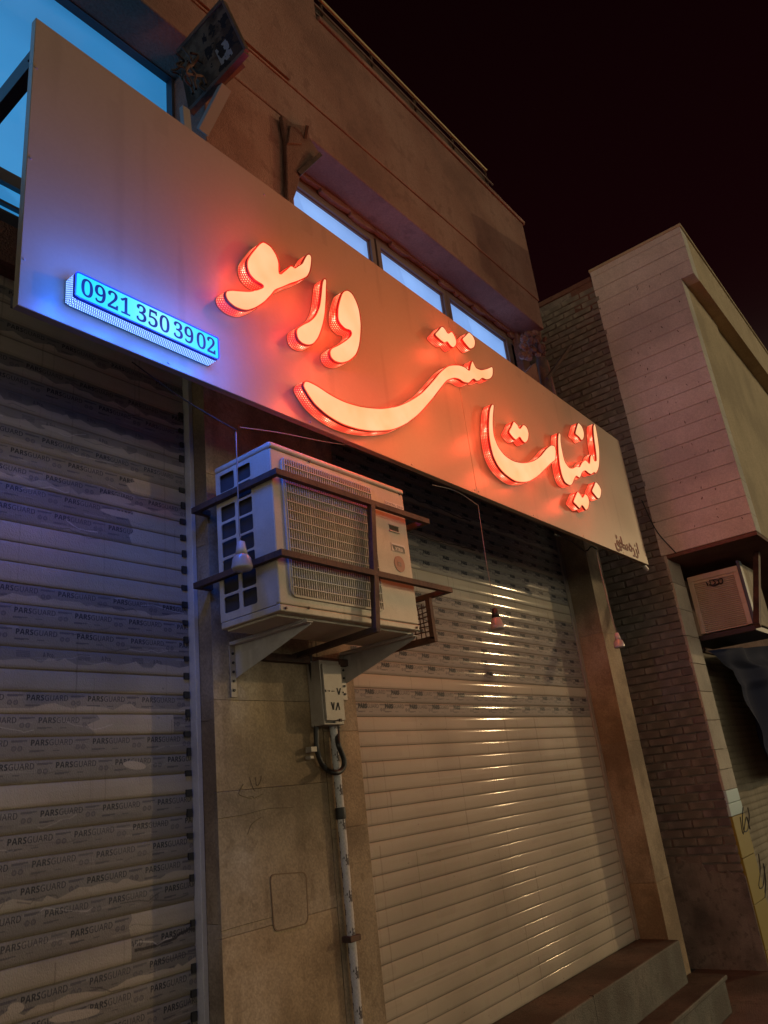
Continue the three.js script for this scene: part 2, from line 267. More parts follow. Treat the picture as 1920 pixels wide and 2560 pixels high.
// ---------------------------------------------------------------- roller shutters
function filmTexture(W, H, rows, opts) {                                   // painted slats with printed protective film on some; the canvas covers W x H metres
  const S = 2048, c = document.createElement('canvas'); c.width = c.height = S; const g = c.getContext('2d'), X = S / W, Y = S / H;
  g.fillStyle = opts.base; g.fillRect(0, 0, S, S);
  for (let i = 0; i < 900; i++) { g.fillStyle = `rgba(${rnd() < 0.5 ? '60,45,35' : '225,215,200'},${rr(0.01, 0.05)})`; const w = rr(20, 400), h = rr(4, 26); g.fillRect(rr(-100, S), rr(0, S), w, h); }
  for (let i = 0; i < 60; i++) { const x = rr(0, S), y = rr(0, S), q = rr(60, 320), k = g.createRadialGradient(x, y, 4, x, y, q), w = rnd() < 0.6 ? '52,40,30' : '224,216,202', al = rr(0.05, 0.16); k.addColorStop(0, `rgba(${w},${al})`); k.addColorStop(1, `rgba(${w},0)`); g.fillStyle = k; g.fillRect(x - q, y - q, 2 * q, 2 * q); }
  for (let i = 0; i < 130; i++) { const x = rr(0, S), y = rr(0, S), l = rr(60, 420); const k = g.createLinearGradient(0, y, 0, y + l); k.addColorStop(0, `rgba(50,38,28,${rr(0.08, 0.28)})`); k.addColorStop(1, 'rgba(50,38,28,0)'); g.fillStyle = k; g.fillRect(x, y, rr(1.5, 7), l); }
  for (let i = 0; i < 260; i++) { g.fillStyle = `rgba(40,30,25,${rr(0.05, 0.25)})`; const r = rr(0.6, 2.4); g.beginPath(); g.ellipse(rr(0, S), rr(0, S), r * rr(1, 3), r, 0, 0, 7); g.fill(); }
  for (const [y0, y1, kind] of rows) {
    const top = S - (y1 - opts.y0) * Y, h = (y1 - y0) * Y;
    if (kind === 'plain') continue;
    const spans = kind === 'full' ? [[0, S]] : kind === 'left' ? [[0, S * opts.cut]] : kind === 'right' ? [[S * opts.cut, S]] : kind === 'ends' ? [[0, S * (opts.cut - 0.07)], [S * (opts.cut + 0.09), S]] : [[0, S]];
    for (const [a, b] of spans) {
      g.save(); g.beginPath();                                              // torn outline of the film
      let lo = kind === 'torn' ? 0.62 : kind === 'half' ? 0.5 : 0.97, hi = 0.0;
      g.moveTo(a, top + hi * h); g.lineTo(b, top + hi * h);
      const end = b < S ? rr(8, 40) : 0; if (end) { g.lineTo(b + end * 0.3, top + 0.25 * h); g.lineTo(b - end, top + 0.5 * h); g.lineTo(b - end * 0.4, top + 0.8 * h); }
      for (let x = b; x > a; x -= rr(14, 60)) g.lineTo(x, top + h * Math.min(0.95, lo + (lo < 0.9 ? rr(-0.16, 0.2) : rr(-0.02, 0.02))));
      g.lineTo(a, top + lo * h); g.closePath(); g.clip();
      g.fillStyle = `rgba(${opts.film},${rr(0.55, 0.8)})`; g.fillRect(a - 50, top, b - a + 100, h);
      for (let i = 0; i < 36; i++) { g.fillStyle = `rgba(${rnd() < 0.6 ? '70,66,72' : '205,198,190'},${rr(0.05, 0.2)})`; g.fillRect(rr(a, b), top + rr(0, h), rr(20, 160), rr(1, 5)); }
      const step = opts.step * X, off = rr(0, step), apco = kind === 'half';
      for (let x = a - step + off; x < b; x += step) {
        const fade = rr(0.65, 1);
        if (apco) { g.font = `bold ${Math.round(h * 0.34)}px sans-serif`; g.fillStyle = `rgba(44,38,44,${0.75 * fade})`; g.save(); g.translate(x, top + h * 0.42); g.scale(1.15, 1); g.fillText('A Pco.', 0, 0); g.restore(); g.fillStyle = `rgba(60,54,60,${0.5 * fade})`; for (let k = 0; k < 4; k++) g.fillRect(x + step * 0.58, top + h * (0.16 + k * 0.08), step * 0.22, 2); continue; }
        g.save(); g.translate(x, top + h * 0.4); g.transform(X / Y * 1, 0, -0.14, 1, 0, 0);
        const fs = Math.round(h * (opts.heavy ? 0.4 : 0.35)); g.font = `bold ${fs}px sans-serif`; g.lineWidth = opts.heavy ?? 1; g.strokeStyle = `rgba(4,5,16,${0.8 * fade})`; if (opts.heavy) g.strokeText('PARS', 0, 0); g.fillStyle = `rgba(4,5,16,${fade})`; g.fillText('PARS', 0, 0);
        const w = g.measureText('PARS').width; g.font = `${fs}px sans-serif`; g.fillStyle = `rgba(14,13,24,${0.95 * fade})`; g.fillText('GUARD', w, 0); const w2 = w + g.measureText('GUARD').width;
        g.fillStyle = `rgba(50,46,56,${0.65 * fade})`; g.fillRect(w2 + 4, -fs * 0.72, fs * 2.0, 2.4); g.fillRect(w2 + 4, -fs * 0.56, fs * 1.4, 1.4);
        g.fillRect(0, fs * 0.52, fs * 1.9, 2); g.fillRect(0, fs * 0.66, fs * 1.2, 1.2); g.fillRect(fs * 3, fs * 0.58, fs * 0.9, 1.4);
        for (const k of [0.7, 1.45]) { g.strokeStyle = `rgba(66,60,68,${0.6 * fade})`; g.fillStyle = `rgba(78,72,78,${0.4 * fade})`; g.lineWidth = 2; g.beginPath(); g.arc(w2 + fs * k, fs * 0.28, fs * 0.26, 0, 7); g.fill(); g.stroke(); }
        g.restore();
      }
      g.restore();
      for (let rep2 = 0; rep2 < (opts.heavy ? 1 : 2); rep2++) if (kind === 'torn' || rnd() < (opts.heavy ? 0.15 : 0.3)) {                                 // dark curled edge of torn film
        g.strokeStyle = `rgba(30,24,26,${rr(0.5, 0.85)})`; g.lineWidth = rr(2.5, 7); g.beginPath(); let x = a + rr(0, 300), y = top + h * rr(0.5, 0.7); g.moveTo(x, y);
        const e = Math.min(b, x + rr(300, 900)); while (x < e) { x += rr(6, 34); y = top + h * Math.min(0.9, Math.max(0.2, (y - top) / h + rr(-0.09, 0.09))); g.lineTo(x, y); } g.stroke();
      }
      for (let q = 0; q < (opts.heavy ? 2 : 5); q++) { g.strokeStyle = `rgba(${q % 2 ? '235,228,220' : '24,20,24'},${rr(0.12, 0.4)})`; g.lineWidth = rr(1, 2.5); g.beginPath(); let x = rr(a, b), y = top + h * rr(0.1, 0.85); g.moveTo(x, y); for (let m = 0; m < 5; m++) { x += rr(8, 60); y += rr(-7, 7); g.lineTo(x, y); } g.stroke(); }
      if (rnd() < 0.5) { g.fillStyle = opts.base; const x = rr(a, b), w = rr(20, 90); g.beginPath(); g.ellipse(x, top + h * rr(0.3, 0.8), w, h * rr(0.08, 0.25), rr(-0.1, 0.1), 0, 7); g.fill(); }
    }
  }
  for (const [y0, y1] of rows) { const y = S - (y0 - opts.y0) * Y; g.fillStyle = 'rgba(46,38,32,0.35)'; g.fillRect(0, y - 1.5, S, 2.5); g.fillStyle = 'rgba(60,50,42,0.1)'; g.fillRect(0, y - 7, S, 7); }
  const t = new THREE.CanvasTexture(c); t.colorSpace = THREE.SRGBColorSpace; t.magFilter = THREE.LinearFilter; return t;
}
function slatGeometry(w, h, d) {                                            // one curved interlocking slat, x from 0 to w, y from 0 to h
  const prof = [[0, -0.003], [0.0022, -0.0025], [0.003, d * 0.1], [h * 0.16, d * 0.52], [h * 0.33, d * 0.88], [h * 0.52, d], [h * 0.7, d * 0.88], [h * 0.86, d * 0.52], [h * 0.975, d * 0.14], [h * 0.978, -0.0025], [h, -0.003]];
  const pos = [], idx = [], uv = [];
  for (const [y, z] of prof) { pos.push(0, y, z, w, y, z); uv.push(0, y, w, y); }
  for (let i = 0; i + 1 < prof.length; i++) { const k = i * 2; idx.push(k, k + 1, k + 3, k, k + 3, k + 2); }
  const g = new THREE.BufferGeometry(); g.setAttribute('position', new THREE.Float32BufferAttribute(pos, 3)); g.setAttribute('uv', new THREE.Float32BufferAttribute(uv, 2)); g.setIndex(idx); g.computeVertexNormals(); return g;
}
function shutter(o, x0, x1, y0, n, pitch, z, mat, d, canvas) {
  for (let i = 0; i < n; i++) {
    const g = slatGeometry(x1 - x0, pitch, d), uv = g.attributes.uv, y = y0 + i * pitch;
    for (let k = 0; k < uv.count; k++) uv.setXY(k, (x0 + uv.getX(k) - canvas.x0) / canvas.W, (y + uv.getY(k) - canvas.y0) / canvas.H);
    g.translate(x0, y, z + rr(-0.0012, 0.0012)); part('slat', g, mat, o);
  }
}
{
  const rowsL = [], L0 = 2.237 - 0.0795 * 29, pitch = 0.0795;
  const kinds = { 2.32: 'half', 2.24: 'plain', 2.16: 'torn', 2.08: 'ends', 2.0: 'full', 1.92: 'full', 1.84: 'plain', 1.76: 'full', 1.68: 'full', 1.6: 'full', 1.53: 'torn', 1.44: 'full', 1.36: 'left', 1.28: 'right', 1.21: 'torn', 1.13: 'full', 2.4: 'full', 2.47: 'full', 2.56: 'torn', 2.63: 'plain', 2.71: 'plain', 2.79: 'plain', 2.87: 'left', 2.95: 'left', 3.03: 'torn', 3.1: 'left', 3.19: 'full', 3.27: 'half', 3.35: 'half', 3.43: 'full' };
  for (let i = 0; i < 50; i++) { const y = L0 + i * pitch; let k = 'full', best = 0.04; for (const q in kinds) if (Math.abs(q - y) < best) { best = Math.abs(q - y); k = kinds[q]; } if (y > 3.47) k = i % 2 ? 'torn' : 'plain'; rowsL.push([y, y + pitch, k]); }
  const cv = { x0: 0.1, y0: -0.1, W: 2.2, H: 4.2 };
  const tex = filmTexture(cv.W, cv.H, rowsL, { base: '#a09486', film: '98,92,90', y0: cv.y0, cut: 0.78, step: 0.24 }); tex.wrapS = THREE.RepeatWrapping;
  const mat = std({ map: tex, roughness: 0.65, clearcoat: 0.08, clearcoatRoughness: 0.25, bumpMap: rep(T.bump, 0.11), bumpScale: 0.0025 });
  const s = thing('roller_shutter', 'left roller shutter of dull slats covered in peeling printed film', 'shutter', [0.5, GY, -0.13], 'roller shutters of the shop');
  shutter(s, -3, 2.1, L0, 51, pitch, -0.128, mat, 0.003, cv);
  part('guide_rail', [rbox(2.102, 2.126, GY, 3.94, -0.15, -0.085, 0.003), box(2.095, 2.102, GY, 3.94, -0.15, -0.138)], M.paintGrey, s);
  const clips = []; for (let i = 0; i < 48; i++) if (rnd() < 0.75) clips.push(box(2.078 - rr(0, 0.014), 2.0945, L0 + i * pitch - 0.012, L0 + i * pitch + rr(0.006, 0.022), -0.128, -0.117)); part('slat_clips', clips, M.black, s, null, 'stuff');
  part('bottom_bar', [rbox(-3, 2.1, GY, L0, -0.15, -0.11, 0.004)], M.zinc, s);

  const rowsR = [], R0 = 0.861 - 0.0815 * 5, pr = 0.0815;
  for (let i = 0; i < 45; i++) { const y = R0 + i * pr, m = y + pr / 2; rowsR.push([y, y + pr, m < 2.165 ? 'plain' : m < 2.33 ? 'full' : m < 2.41 ? 'plain' : m < 2.97 ? 'full' : m < 3.14 ? 'plain' : m < 3.3 ? 'full' : i % 3 === 0 ? 'torn' : 'full']); }
  const cr = { x0: 3.0, y0: 0.4, W: 3.5, H: 3.7 };
  const texR = filmTexture(cr.W, cr.H, rowsR, { base: '#b0a594', film: '122,118,116', y0: cr.y0, cut: 0.6, step: 0.24, heavy: 3 });
  const matR = std({ map: texR, roughness: 0.7, clearcoat: 0.09, clearcoatRoughness: 0.07, bumpMap: rep(T.bump, 0.09), bumpScale: 0.0012 });
  const r = thing('roller_shutter', 'right roller shutter with clean cream lower slats and film on the upper ones', 'shutter', [4.8, 0.456, -0.2], 'roller shutters of the shop');
  shutter(r, 2.9, 6.405, R0, 43, pr, -0.24, matR, 0.003, cr);
  part('guide_rail', [rbox(6.407, 6.468, 0.456, 3.94, -0.27, -0.225, 0.003)], M.zinc, r);
}

// ---------------------------------------------------------------- steps under the right shutter
{
  const s = thing('entrance_steps', 'low worn stone steps in front of the right shutter', 'steps', [4.8, GY, 0]);
  part('step', [rbox(3.045, 6.468, GY, 0.452, -0.26, 0.085, 0.012)], M.step, s);
  part('step', [rbox(3.4, 6.735, GY, 0.13, 0.0865, 0.268, 0.008), rbox(3.39, 6.745, 0.131, 0.165, 0.002, 0.29, 0.01), box(6.472, 6.735, GY, 0.13, 0.003, 0.0855)], M.step, s);
  part('joint', [box(4.9, 4.903, 0.2, 0.4535, 0.06, 0.0858)], M.dark, s);
}

// ---------------------------------------------------------------- the long sign board
const SZ = 0.44, LZ = 0.507;
const sign = thing('shop_sign', 'long cream sign board with glowing red letters and a blue number box', 'shop sign', [3.9, 3.41, 0.42]);
const panelTex = dataTex(512, (u, v) => { const n = fbm(u, v, 4, 5, 101), g = vnoise(u * 230, v * 230, 230, 105); return [0.32, 0.255, 0.175].map((q) => q * (0.9 + 0.14 * n + 0.05 * g - 0.1 * smooth(0.72, 0.95, vnoise(u * 40, v * 3, 40, 107)))); });
const panelMat = std({ map: rep(panelTex, 2.3), bumpMap: rep(dataTex(256, (u, v) => { const q = fbm(u, v, 2, 2, 111); return [q, q, q]; }, false), 1.6), bumpScale: 0.02, roughness: 0.42, clearcoat: 0.25, clearcoatRoughness: 0.25 });
const PB = 3.408, PT = 4.71;
const PL = (x) => PT + (4.763 - 4.658) * (6.773 - x) / 5.75 - 0.052;         // the top edge falls a little to the right
part('panel', [prism([[0.999, PB], [3.868, PB], [3.868, PL(3.868)], [0.999, PL(0.999)]], SZ - 0.035, SZ, 0.002)], panelMat, sign);
part('panel', [prism([[3.8705, PB], [6.767, PB], [6.767, PL(6.767)], [3.8705, PL(3.8705)]], SZ - 0.035, SZ, 0.002)], panelMat, sign);
{
  const struts = [[1.05, 4.6], [2.4, 4.62], [4.0, 4.6], [5.4, 4.6], [6.7, 4.5]];
  for (const [x, y] of struts) part('strut', [bar([x, y + 0.04, -0.42], [x, y + 0.04, SZ - 0.04], 0.05, 0.09)], M.frameDark, sign);
  part('back_frame', [box(1.01, 6.76, 4.6, 4.64, SZ - 0.075, SZ - 0.037), box(1.01, 6.76, 3.44, 3.48, SZ - 0.075, SZ - 0.037)], M.frameDark, sign);
}
part('screws', [[1.012, 4.5], [1.012, 4.05], [1.012, 3.6], [1.6, 3.425], [2.4, 3.425], [3.2, 3.425], [3.85, 3.43], [3.89, 3.43], [4.6, 3.425], [5.4, 3.425], [6.2, 3.425], [6.75, 3.5], [6.75, 4.2], [3.85, 4.6], [3.89, 4.6], [5.2, 4.6], [2.2, 4.66]].map(([x, y]) => { const g = new THREE.CylinderGeometry(0.005, 0.006, 0.004, 8); g.rotateX(Math.PI / 2); g.translate(x, y, SZ + 0.0012); return metres(g); }), M.zinc, sign, null, 'stuff');
// glowing channel letters: face, dark red rim and a perforated side wall
const holeTex = (() => {
  const S = 512, c = document.createElement('canvas'); c.width = c.height = S; const g = c.getContext('2d'); g.fillStyle = 'rgb(140,12,8)'; g.fillRect(0, 0, S, S);
  for (let j = 0; j < 32; j++) for (let i = 0; i < 32; i++) { const hot = vnoise(i / 4, j / 4, 8, 33), k = 0.5 + 0.5 * smooth(0.25, 0.8, hot); g.fillStyle = hot > 0.78 && rnd() < 0.6 ? 'rgb(255,250,225)' : `rgb(${Math.round(255 * k)},${Math.round(190 * k)},${Math.round(150 * k)})`; g.beginPath(); g.arc(i * 16 + (j % 2 ? 8 : 0) + 4, j * 16 + 8, hot > 0.78 ? 5.6 : 5, 0, 7); g.fill(); }
  const t = new THREE.CanvasTexture(c); t.colorSpace = THREE.SRGBColorSpace; t.wrapS = t.wrapT = THREE.RepeatWrapping; t.repeat.set(1 / 0.368, 1 / 0.368); t.magFilter = THREE.LinearFilter; return t;
})();
const faceTex = dataTex(256, (u, v) => { const n = 2.2 * (fbm(u, v, 5, 3, 121) - 0.5) + 0.5; return [1.0, 0.53 + 0.09 * n, 0.235 + 0.08 * n]; });
const LETTER = {
  face: std({ color: new THREE.Color().setRGB(0.05, 0.045, 0.04), roughness: 0.5, specularIntensity: 0.4, emissive: new THREE.Color(1, 0.94, 0.92), emissiveMap: rep(faceTex, 0.7), emissiveIntensity: 1.0 }),
  rim: std({ color: new THREE.Color().setRGB(0.28, 0.025, 0.02), roughness: 0.4 }),
  side: std({ color: new THREE.Color().setRGB(0.3, 0.03, 0.02), roughness: 0.5, emissive: new THREE.Color().setRGB(1, 0.56, 0.42), emissiveMap: holeTex, emissiveIntensity: 3.3 }),
};
function outlineOf(points, map, z, tension = 0.4) {
  const w = points.map(([x, y]) => { const p = at(...map(x, y), 'z', z); return V3(p.x, p.y, 0); });
  const c = new THREE.CatmullRomCurve3(w, true, 'catmullrom', tension), n = Math.max(60, Math.round(c.getLength() / 0.009)), out = c.getSpacedPoints(n).slice(0, n).map((p) => new THREE.Vector2(p.x, p.y));
  if (THREE.ShapeUtils.area(out) < 0) out.reverse(); return out;
}
function inset(poly, d) {
  return poly.map((p, i) => { const a = poly[(i + poly.length - 1) % poly.length], b = poly[(i + 1) % poly.length], t = b.clone().sub(a).normalize(); return new THREE.Vector2(p.x - t.y * d, p.y + t.x * d); });
}
function wallStrip(poly, z0, z1) {                                          // side wall along an outline, uv in metres
  const pos = [], uv = [], idx = []; let l = 0;
  for (let i = 0; i <= poly.length; i++) { const p = poly[i % poly.length]; if (i) l += p.distanceTo(poly[i - 1]); pos.push(p.x, p.y, z0, p.x, p.y, z1); uv.push(l, 0, l, z1 - z0); if (i) { const k = i * 2; idx.push(k - 2, k, k + 1, k - 2, k + 1, k - 1); } }
  const g = new THREE.BufferGeometry(); g.setAttribute('position', new THREE.Float32BufferAttribute(pos, 3)); g.setAttribute('uv', new THREE.Float32BufferAttribute(uv, 2)); g.setIndex(idx); g.computeVertexNormals(); return g.toNonIndexed();
}
function channel(poly, name, mats, z0, z1) {
  const cap = 0.013, base = 0.004;
  const body = part(name, [wallStrip(poly, z0 + base, z1 - cap)], mats.side, sign);
  const inn = inset(poly, 0.0055), s = new THREE.Shape(inn), f = new THREE.ExtrudeGeometry(s, { depth: 0.004, bevelEnabled: false }); f.translate(0, 0, z1 - 0.006); part('face', [plain(f)], mats.face, body);
  const ring = new THREE.Shape(poly); ring.holes.push(new THREE.Path(inset(poly, 0.005).reverse())); const rg = new THREE.ShapeGeometry(ring); rg.translate(0, 0, z1 + 0.0005);
  part('rim', [wallStrip(poly, z1 - cap, z1 + 0.0005), plain(rg)], mats.rim, body); part('flange', [wallStrip(inset(poly, -0.003), z0 + 0.0005, z0 + base)], mats.rim, body);
  return body;
}
const c4 = crop(500, 560, 0.27728), c5 = crop(700, 780, 0.33755), c6 = crop(1140, 960, 0.30139);
const letters = [
  [c4, [[575, 158], [640, 200], [690, 275], [715, 350], [720, 445], [760, 420], [790, 395], [815, 372], [840, 378], [855, 392], [885, 372], [920, 350], [940, 310], [965, 272], [990, 268], [1010, 300], [1008, 360], [995, 430], [970, 475], [930, 498], [880, 520], [820, 540], [750, 570], [685, 597], [640, 650], [580, 710], [510, 755], [440, 780], [380, 775], [310, 745], [250, 690], [228, 635], [240, 600], [290, 590], [370, 597], [450, 600], [520, 585], [572, 558], [500, 510], [450, 455], [425, 390], [425, 330], [450, 280], [500, 215], [540, 172]]],
  [c4, [[1125, 487], [1145, 510], [1143, 600], [1140, 700], [1130, 820], [1110, 920], [1075, 1020], [1030, 1080], [975, 1095], [920, 1075], [880, 1030], [868, 970], [880, 935], [930, 900], [990, 870], [1040, 820], [1075, 740], [1090, 640], [1100, 540], [1110, 500]]],
  [c4, [[1325, 592], [1370, 620], [1410, 690], [1440, 780], [1455, 900], [1453, 1000], [1440, 1100], [1410, 1180], [1350, 1235], [1280, 1255], [1220, 1240], [1180, 1200], [1170, 1150], [1190, 1115], [1250, 1085], [1320, 1040], [1360, 1000], [1360, 965], [1310, 945], [1265, 900], [1243, 850], [1243, 760], [1260, 680], [1285, 615]]],
  [c5, [[1200, 103], [1225, 125], [1245, 155], [1270, 142], [1290, 165], [1308, 210], [1308, 245], [1285, 265], [1262, 250], [1240, 222], [1220, 230], [1185, 205], [1148, 165], [1175, 130]]],
  [c5, [[1400, 148], [1430, 175], [1448, 220], [1442, 260], [1412, 275], [1385, 250], [1350, 200], [1375, 170]]],
  [c5, [[185, 510], [215, 512], [280, 545], [380, 610], [480, 660], [600, 695], [740, 710], [860, 695], [960, 655], [1050, 595], [1130, 510], [1190, 440], [1250, 395], [1320, 390], [1370, 405], [1402, 430], [1410, 395], [1425, 357], [1440, 385], [1455, 410], [1490, 425], [1520, 420], [1545, 412], [1570, 402], [1580, 425], [1578, 470], [1560, 495], [1530, 503], [1500, 492], [1480, 510], [1455, 512], [1435, 497], [1400, 527], [1360, 520], [1330, 500], [1290, 492], [1240, 510], [1190, 570], [1120, 660], [1030, 760], [930, 835], [830, 875], [700, 885], [580, 870], [460, 830], [350, 765], [260, 685], [200, 600], [172, 545]]],
  [c6, [[300, 165], [318, 180], [312, 260], [310, 340], [320, 430], [355, 520], [410, 590], [480, 635], [560, 650], [640, 635], [700, 595], [750, 535], [790, 505], [820, 515], [832, 560], [825, 630], [795, 655], [750, 700], [690, 760], [620, 805], [560, 817], [490, 805], [410, 750], [350, 680], [310, 600], [285, 500], [272, 400], [272, 300], [280, 210]]],
  [c6, [[480, 308], [510, 335], [530, 368], [560, 335], [590, 360], [606, 410], [600, 465], [575, 490], [550, 470], [530, 442], [500, 465], [470, 440], [440, 395], [460, 350]]],
  [c6, [[855, 402], [870, 420], [872, 480], [885, 560], [905, 640], [940, 690], [970, 695], [1000, 680], [1025, 685], [1045, 650], [1070, 630], [1090, 640], [1108, 658], [1115, 600], [1130, 580], [1140, 610], [1150, 635], [1165, 630], [1160, 560], [1145, 450], [1138, 360], [1148, 328], [1160, 350], [1175, 430], [1190, 540], [1192, 640], [1185, 700], [1165, 740], [1145, 735], [1125, 750], [1100, 740], [1075, 720], [1050, 735], [1030, 780], [1000, 765], [985, 790], [965, 835], [940, 840], [905, 815], [880, 760], [862, 680], [850, 580], [845, 480], [848, 420]]],
  [c6, [[1015, 320], [1045, 350], [1063, 400], [1063, 445], [1045, 470], [1020, 440], [990, 410], [1000, 360]]],
  [c6, [[1010, 890], [1035, 915], [1050, 940], [1070, 910], [1095, 930], [1108, 980], [1100, 1030], [1080, 1047], [1060, 1020], [1045, 1008], [1030, 1035], [1000, 1005], [975, 975], [990, 930]]],
  [c6, [[1160, 810], [1190, 840], [1208, 885], [1200, 940], [1180, 952], [1155, 925], [1128, 885], [1145, 840]]],
];
const RED = new THREE.Color().setRGB(1, 0.06, 0.025);
for (const [map, pts] of letters) channel(outlineOf(pts, map, LZ), pts.length > 15 ? 'glowing_letter' : 'glowing_dots', LETTER, SZ + 0.0005, LZ);
// letter glow: close lamps for the board, larger ones added in mid-air as fill
const lamp = (p, col, k, r) => { const l = new THREE.PointLight(col, k, 0, 2); l.position.copy(p); l.castShadow = true; l.shadow.radius = r / 0.02; scene.add(l); };
for (const [m, x, y] of [[c4, 470, 560], [c4, 800, 480], [c4, 560, 300], [c4, 1010, 900], [c4, 1280, 780], [c4, 1300, 1130], [c5, 270, 600], [c5, 520, 780], [c5, 800, 800], [c5, 1060, 660], [c5, 1300, 450], [c5, 1300, 190], [c6, 300, 420], [c6, 430, 690], [c6, 640, 740], [c6, 540, 400], [c6, 880, 640], [c6, 1130, 640], [c6, 1060, 940]]) {
  lamp(at(...m(x, y), 'z', LZ).setZ(LZ + 0.085), RED, 0.21, 0.06);
}
const RED_FILL = new THREE.Color().setRGB(1, 0.21, 0.055);
for (const [x, k] of [[3.3, 2.0], [4.3, 1.6], [5.3, 0.6]]) lamp(V3(x, 4.12, LZ + 0.8), RED_FILL, k, 0.25);

// number box
{
  const x0 = 1.163, x1 = 1.803, y0 = 3.4875, y1 = 3.597, r = 0.018, s = new THREE.Shape();
  s.moveTo(x0 + r, y0); s.lineTo(x1 - r, y0); s.quadraticCurveTo(x1, y0, x1, y0 + r); s.lineTo(x1, y1 - r * 0.4); s.quadraticCurveTo(x1, y1, x1 - r * 0.4, y1); s.lineTo(x0 + r, y1); s.quadraticCurveTo(x0, y1, x0, y1 - r); s.lineTo(x0, y0 + r * 0.4); s.quadraticCurveTo(x0, y0, x0 + r * 0.4, y0);
  const poly = s.getSpacedPoints(160).slice(0, 160); if (THREE.ShapeUtils.area(poly) < 0) poly.reverse();
  const W = 1024, H = 176, c = document.createElement('canvas'); c.width = W; c.height = H; const g = c.getContext('2d');
  g.fillStyle = 'rgb(38,215,250)'; g.fillRect(0, 0, W, H); const gr = g.createRadialGradient(W * 0.55, H * 0.5, 20, W * 0.55, H * 0.5, W * 0.55); gr.addColorStop(0, 'rgba(190,255,240,0.75)'); gr.addColorStop(1, 'rgba(60,225,250,0)'); g.fillStyle = gr; g.fillRect(0, 0, W, H);
  g.fillStyle = 'rgb(5,6,70)'; g.font = '152px serif';
  let x = 34; for (const [t, gap] of [['0921', 26], ['350', 20], ['39', 14], ['02', 0]]) for (let i = 0; i < t.length; i++) { g.save(); g.translate(x, 142); g.scale(0.96, 1.06); g.fillText(t[i], 0, 0); g.strokeStyle = g.fillStyle; g.lineWidth = 5; g.strokeText(t[i], 0, 0); x += g.measureText(t[i]).width * 0.96 + 1; if (i === t.length - 1) x += gap; g.restore(); }
  const k = (W - 60) / x;
  g.fillStyle = 'rgb(38,215,250)';
  const c2 = document.createElement('canvas'); c2.width = W; c2.height = H; const h = c2.getContext('2d'); h.drawImage(c, 0, 0);
  const t = new THREE.CanvasTexture(c2); t.colorSpace = THREE.SRGBColorSpace; t.magFilter = THREE.LinearFilter; t.repeat.set(1 / (x1 - x0), 1 / (y1 - y0)); t.offset.set(-x0 / (x1 - x0), -y0 / (y1 - y0)); t.wrapS = t.wrapT = THREE.ClampToEdgeWrapping;
  const bt = (() => { const S = 128, cc = document.createElement('canvas'); cc.width = cc.height = S; const q = cc.getContext('2d'); q.fillStyle = 'rgb(14,30,120)'; q.fillRect(0, 0, S, S); for (let j = 0; j < 8; j++) for (let i = 0; i < 9; i++) { q.fillStyle = 'rgb(220,242,255)'; q.beginPath(); q.arc(i * 16 + (j % 2 ? 8 : 0) - 4, j * 16 + 8, 5.2, 0, 7); q.fill(); } const w = new THREE.CanvasTexture(cc); w.colorSpace = THREE.SRGBColorSpace; w.wrapS = w.wrapT = THREE.RepeatWrapping; w.repeat.set(1 / 0.064, 1 / 0.064); w.magFilter = THREE.LinearFilter; return w; })();
  const mats = { face: std({ color: new THREE.Color().setRGB(0.012, 0.014, 0.02), roughness: 0.5, specularIntensity: 0.25, emissive: new THREE.Color(1, 1, 1), emissiveMap: t, emissiveIntensity: 1.15 }), rim: std({ color: new THREE.Color().setRGB(0.04, 0.06, 0.3), roughness: 0.4 }), side: std({ color: new THREE.Color().setRGB(0.05, 0.07, 0.3), roughness: 0.5, emissive: new THREE.Color().setRGB(0.4, 0.6, 1), emissiveMap: bt, emissiveIntensity: 3 }) };
  const b = channel(poly, 'number_box', mats, SZ + 0.0005, LZ); b.userData.label = 'glowing blue box with a telephone number';
  const BLUE = new THREE.Color().setRGB(0.012, 0.14, 1);
  for (const x of [1.2, 1.4, 1.6, 1.77]) lamp(V3(x, 3.54, LZ + 0.1), BLUE, 0.5, 0.06);
  for (const x of [1.2, 1.7]) lamp(V3(x, 3.412, LZ + 0.12), BLUE, 0.12, 0.08);  // added lamps below the box, blue fill for the left shutter
}
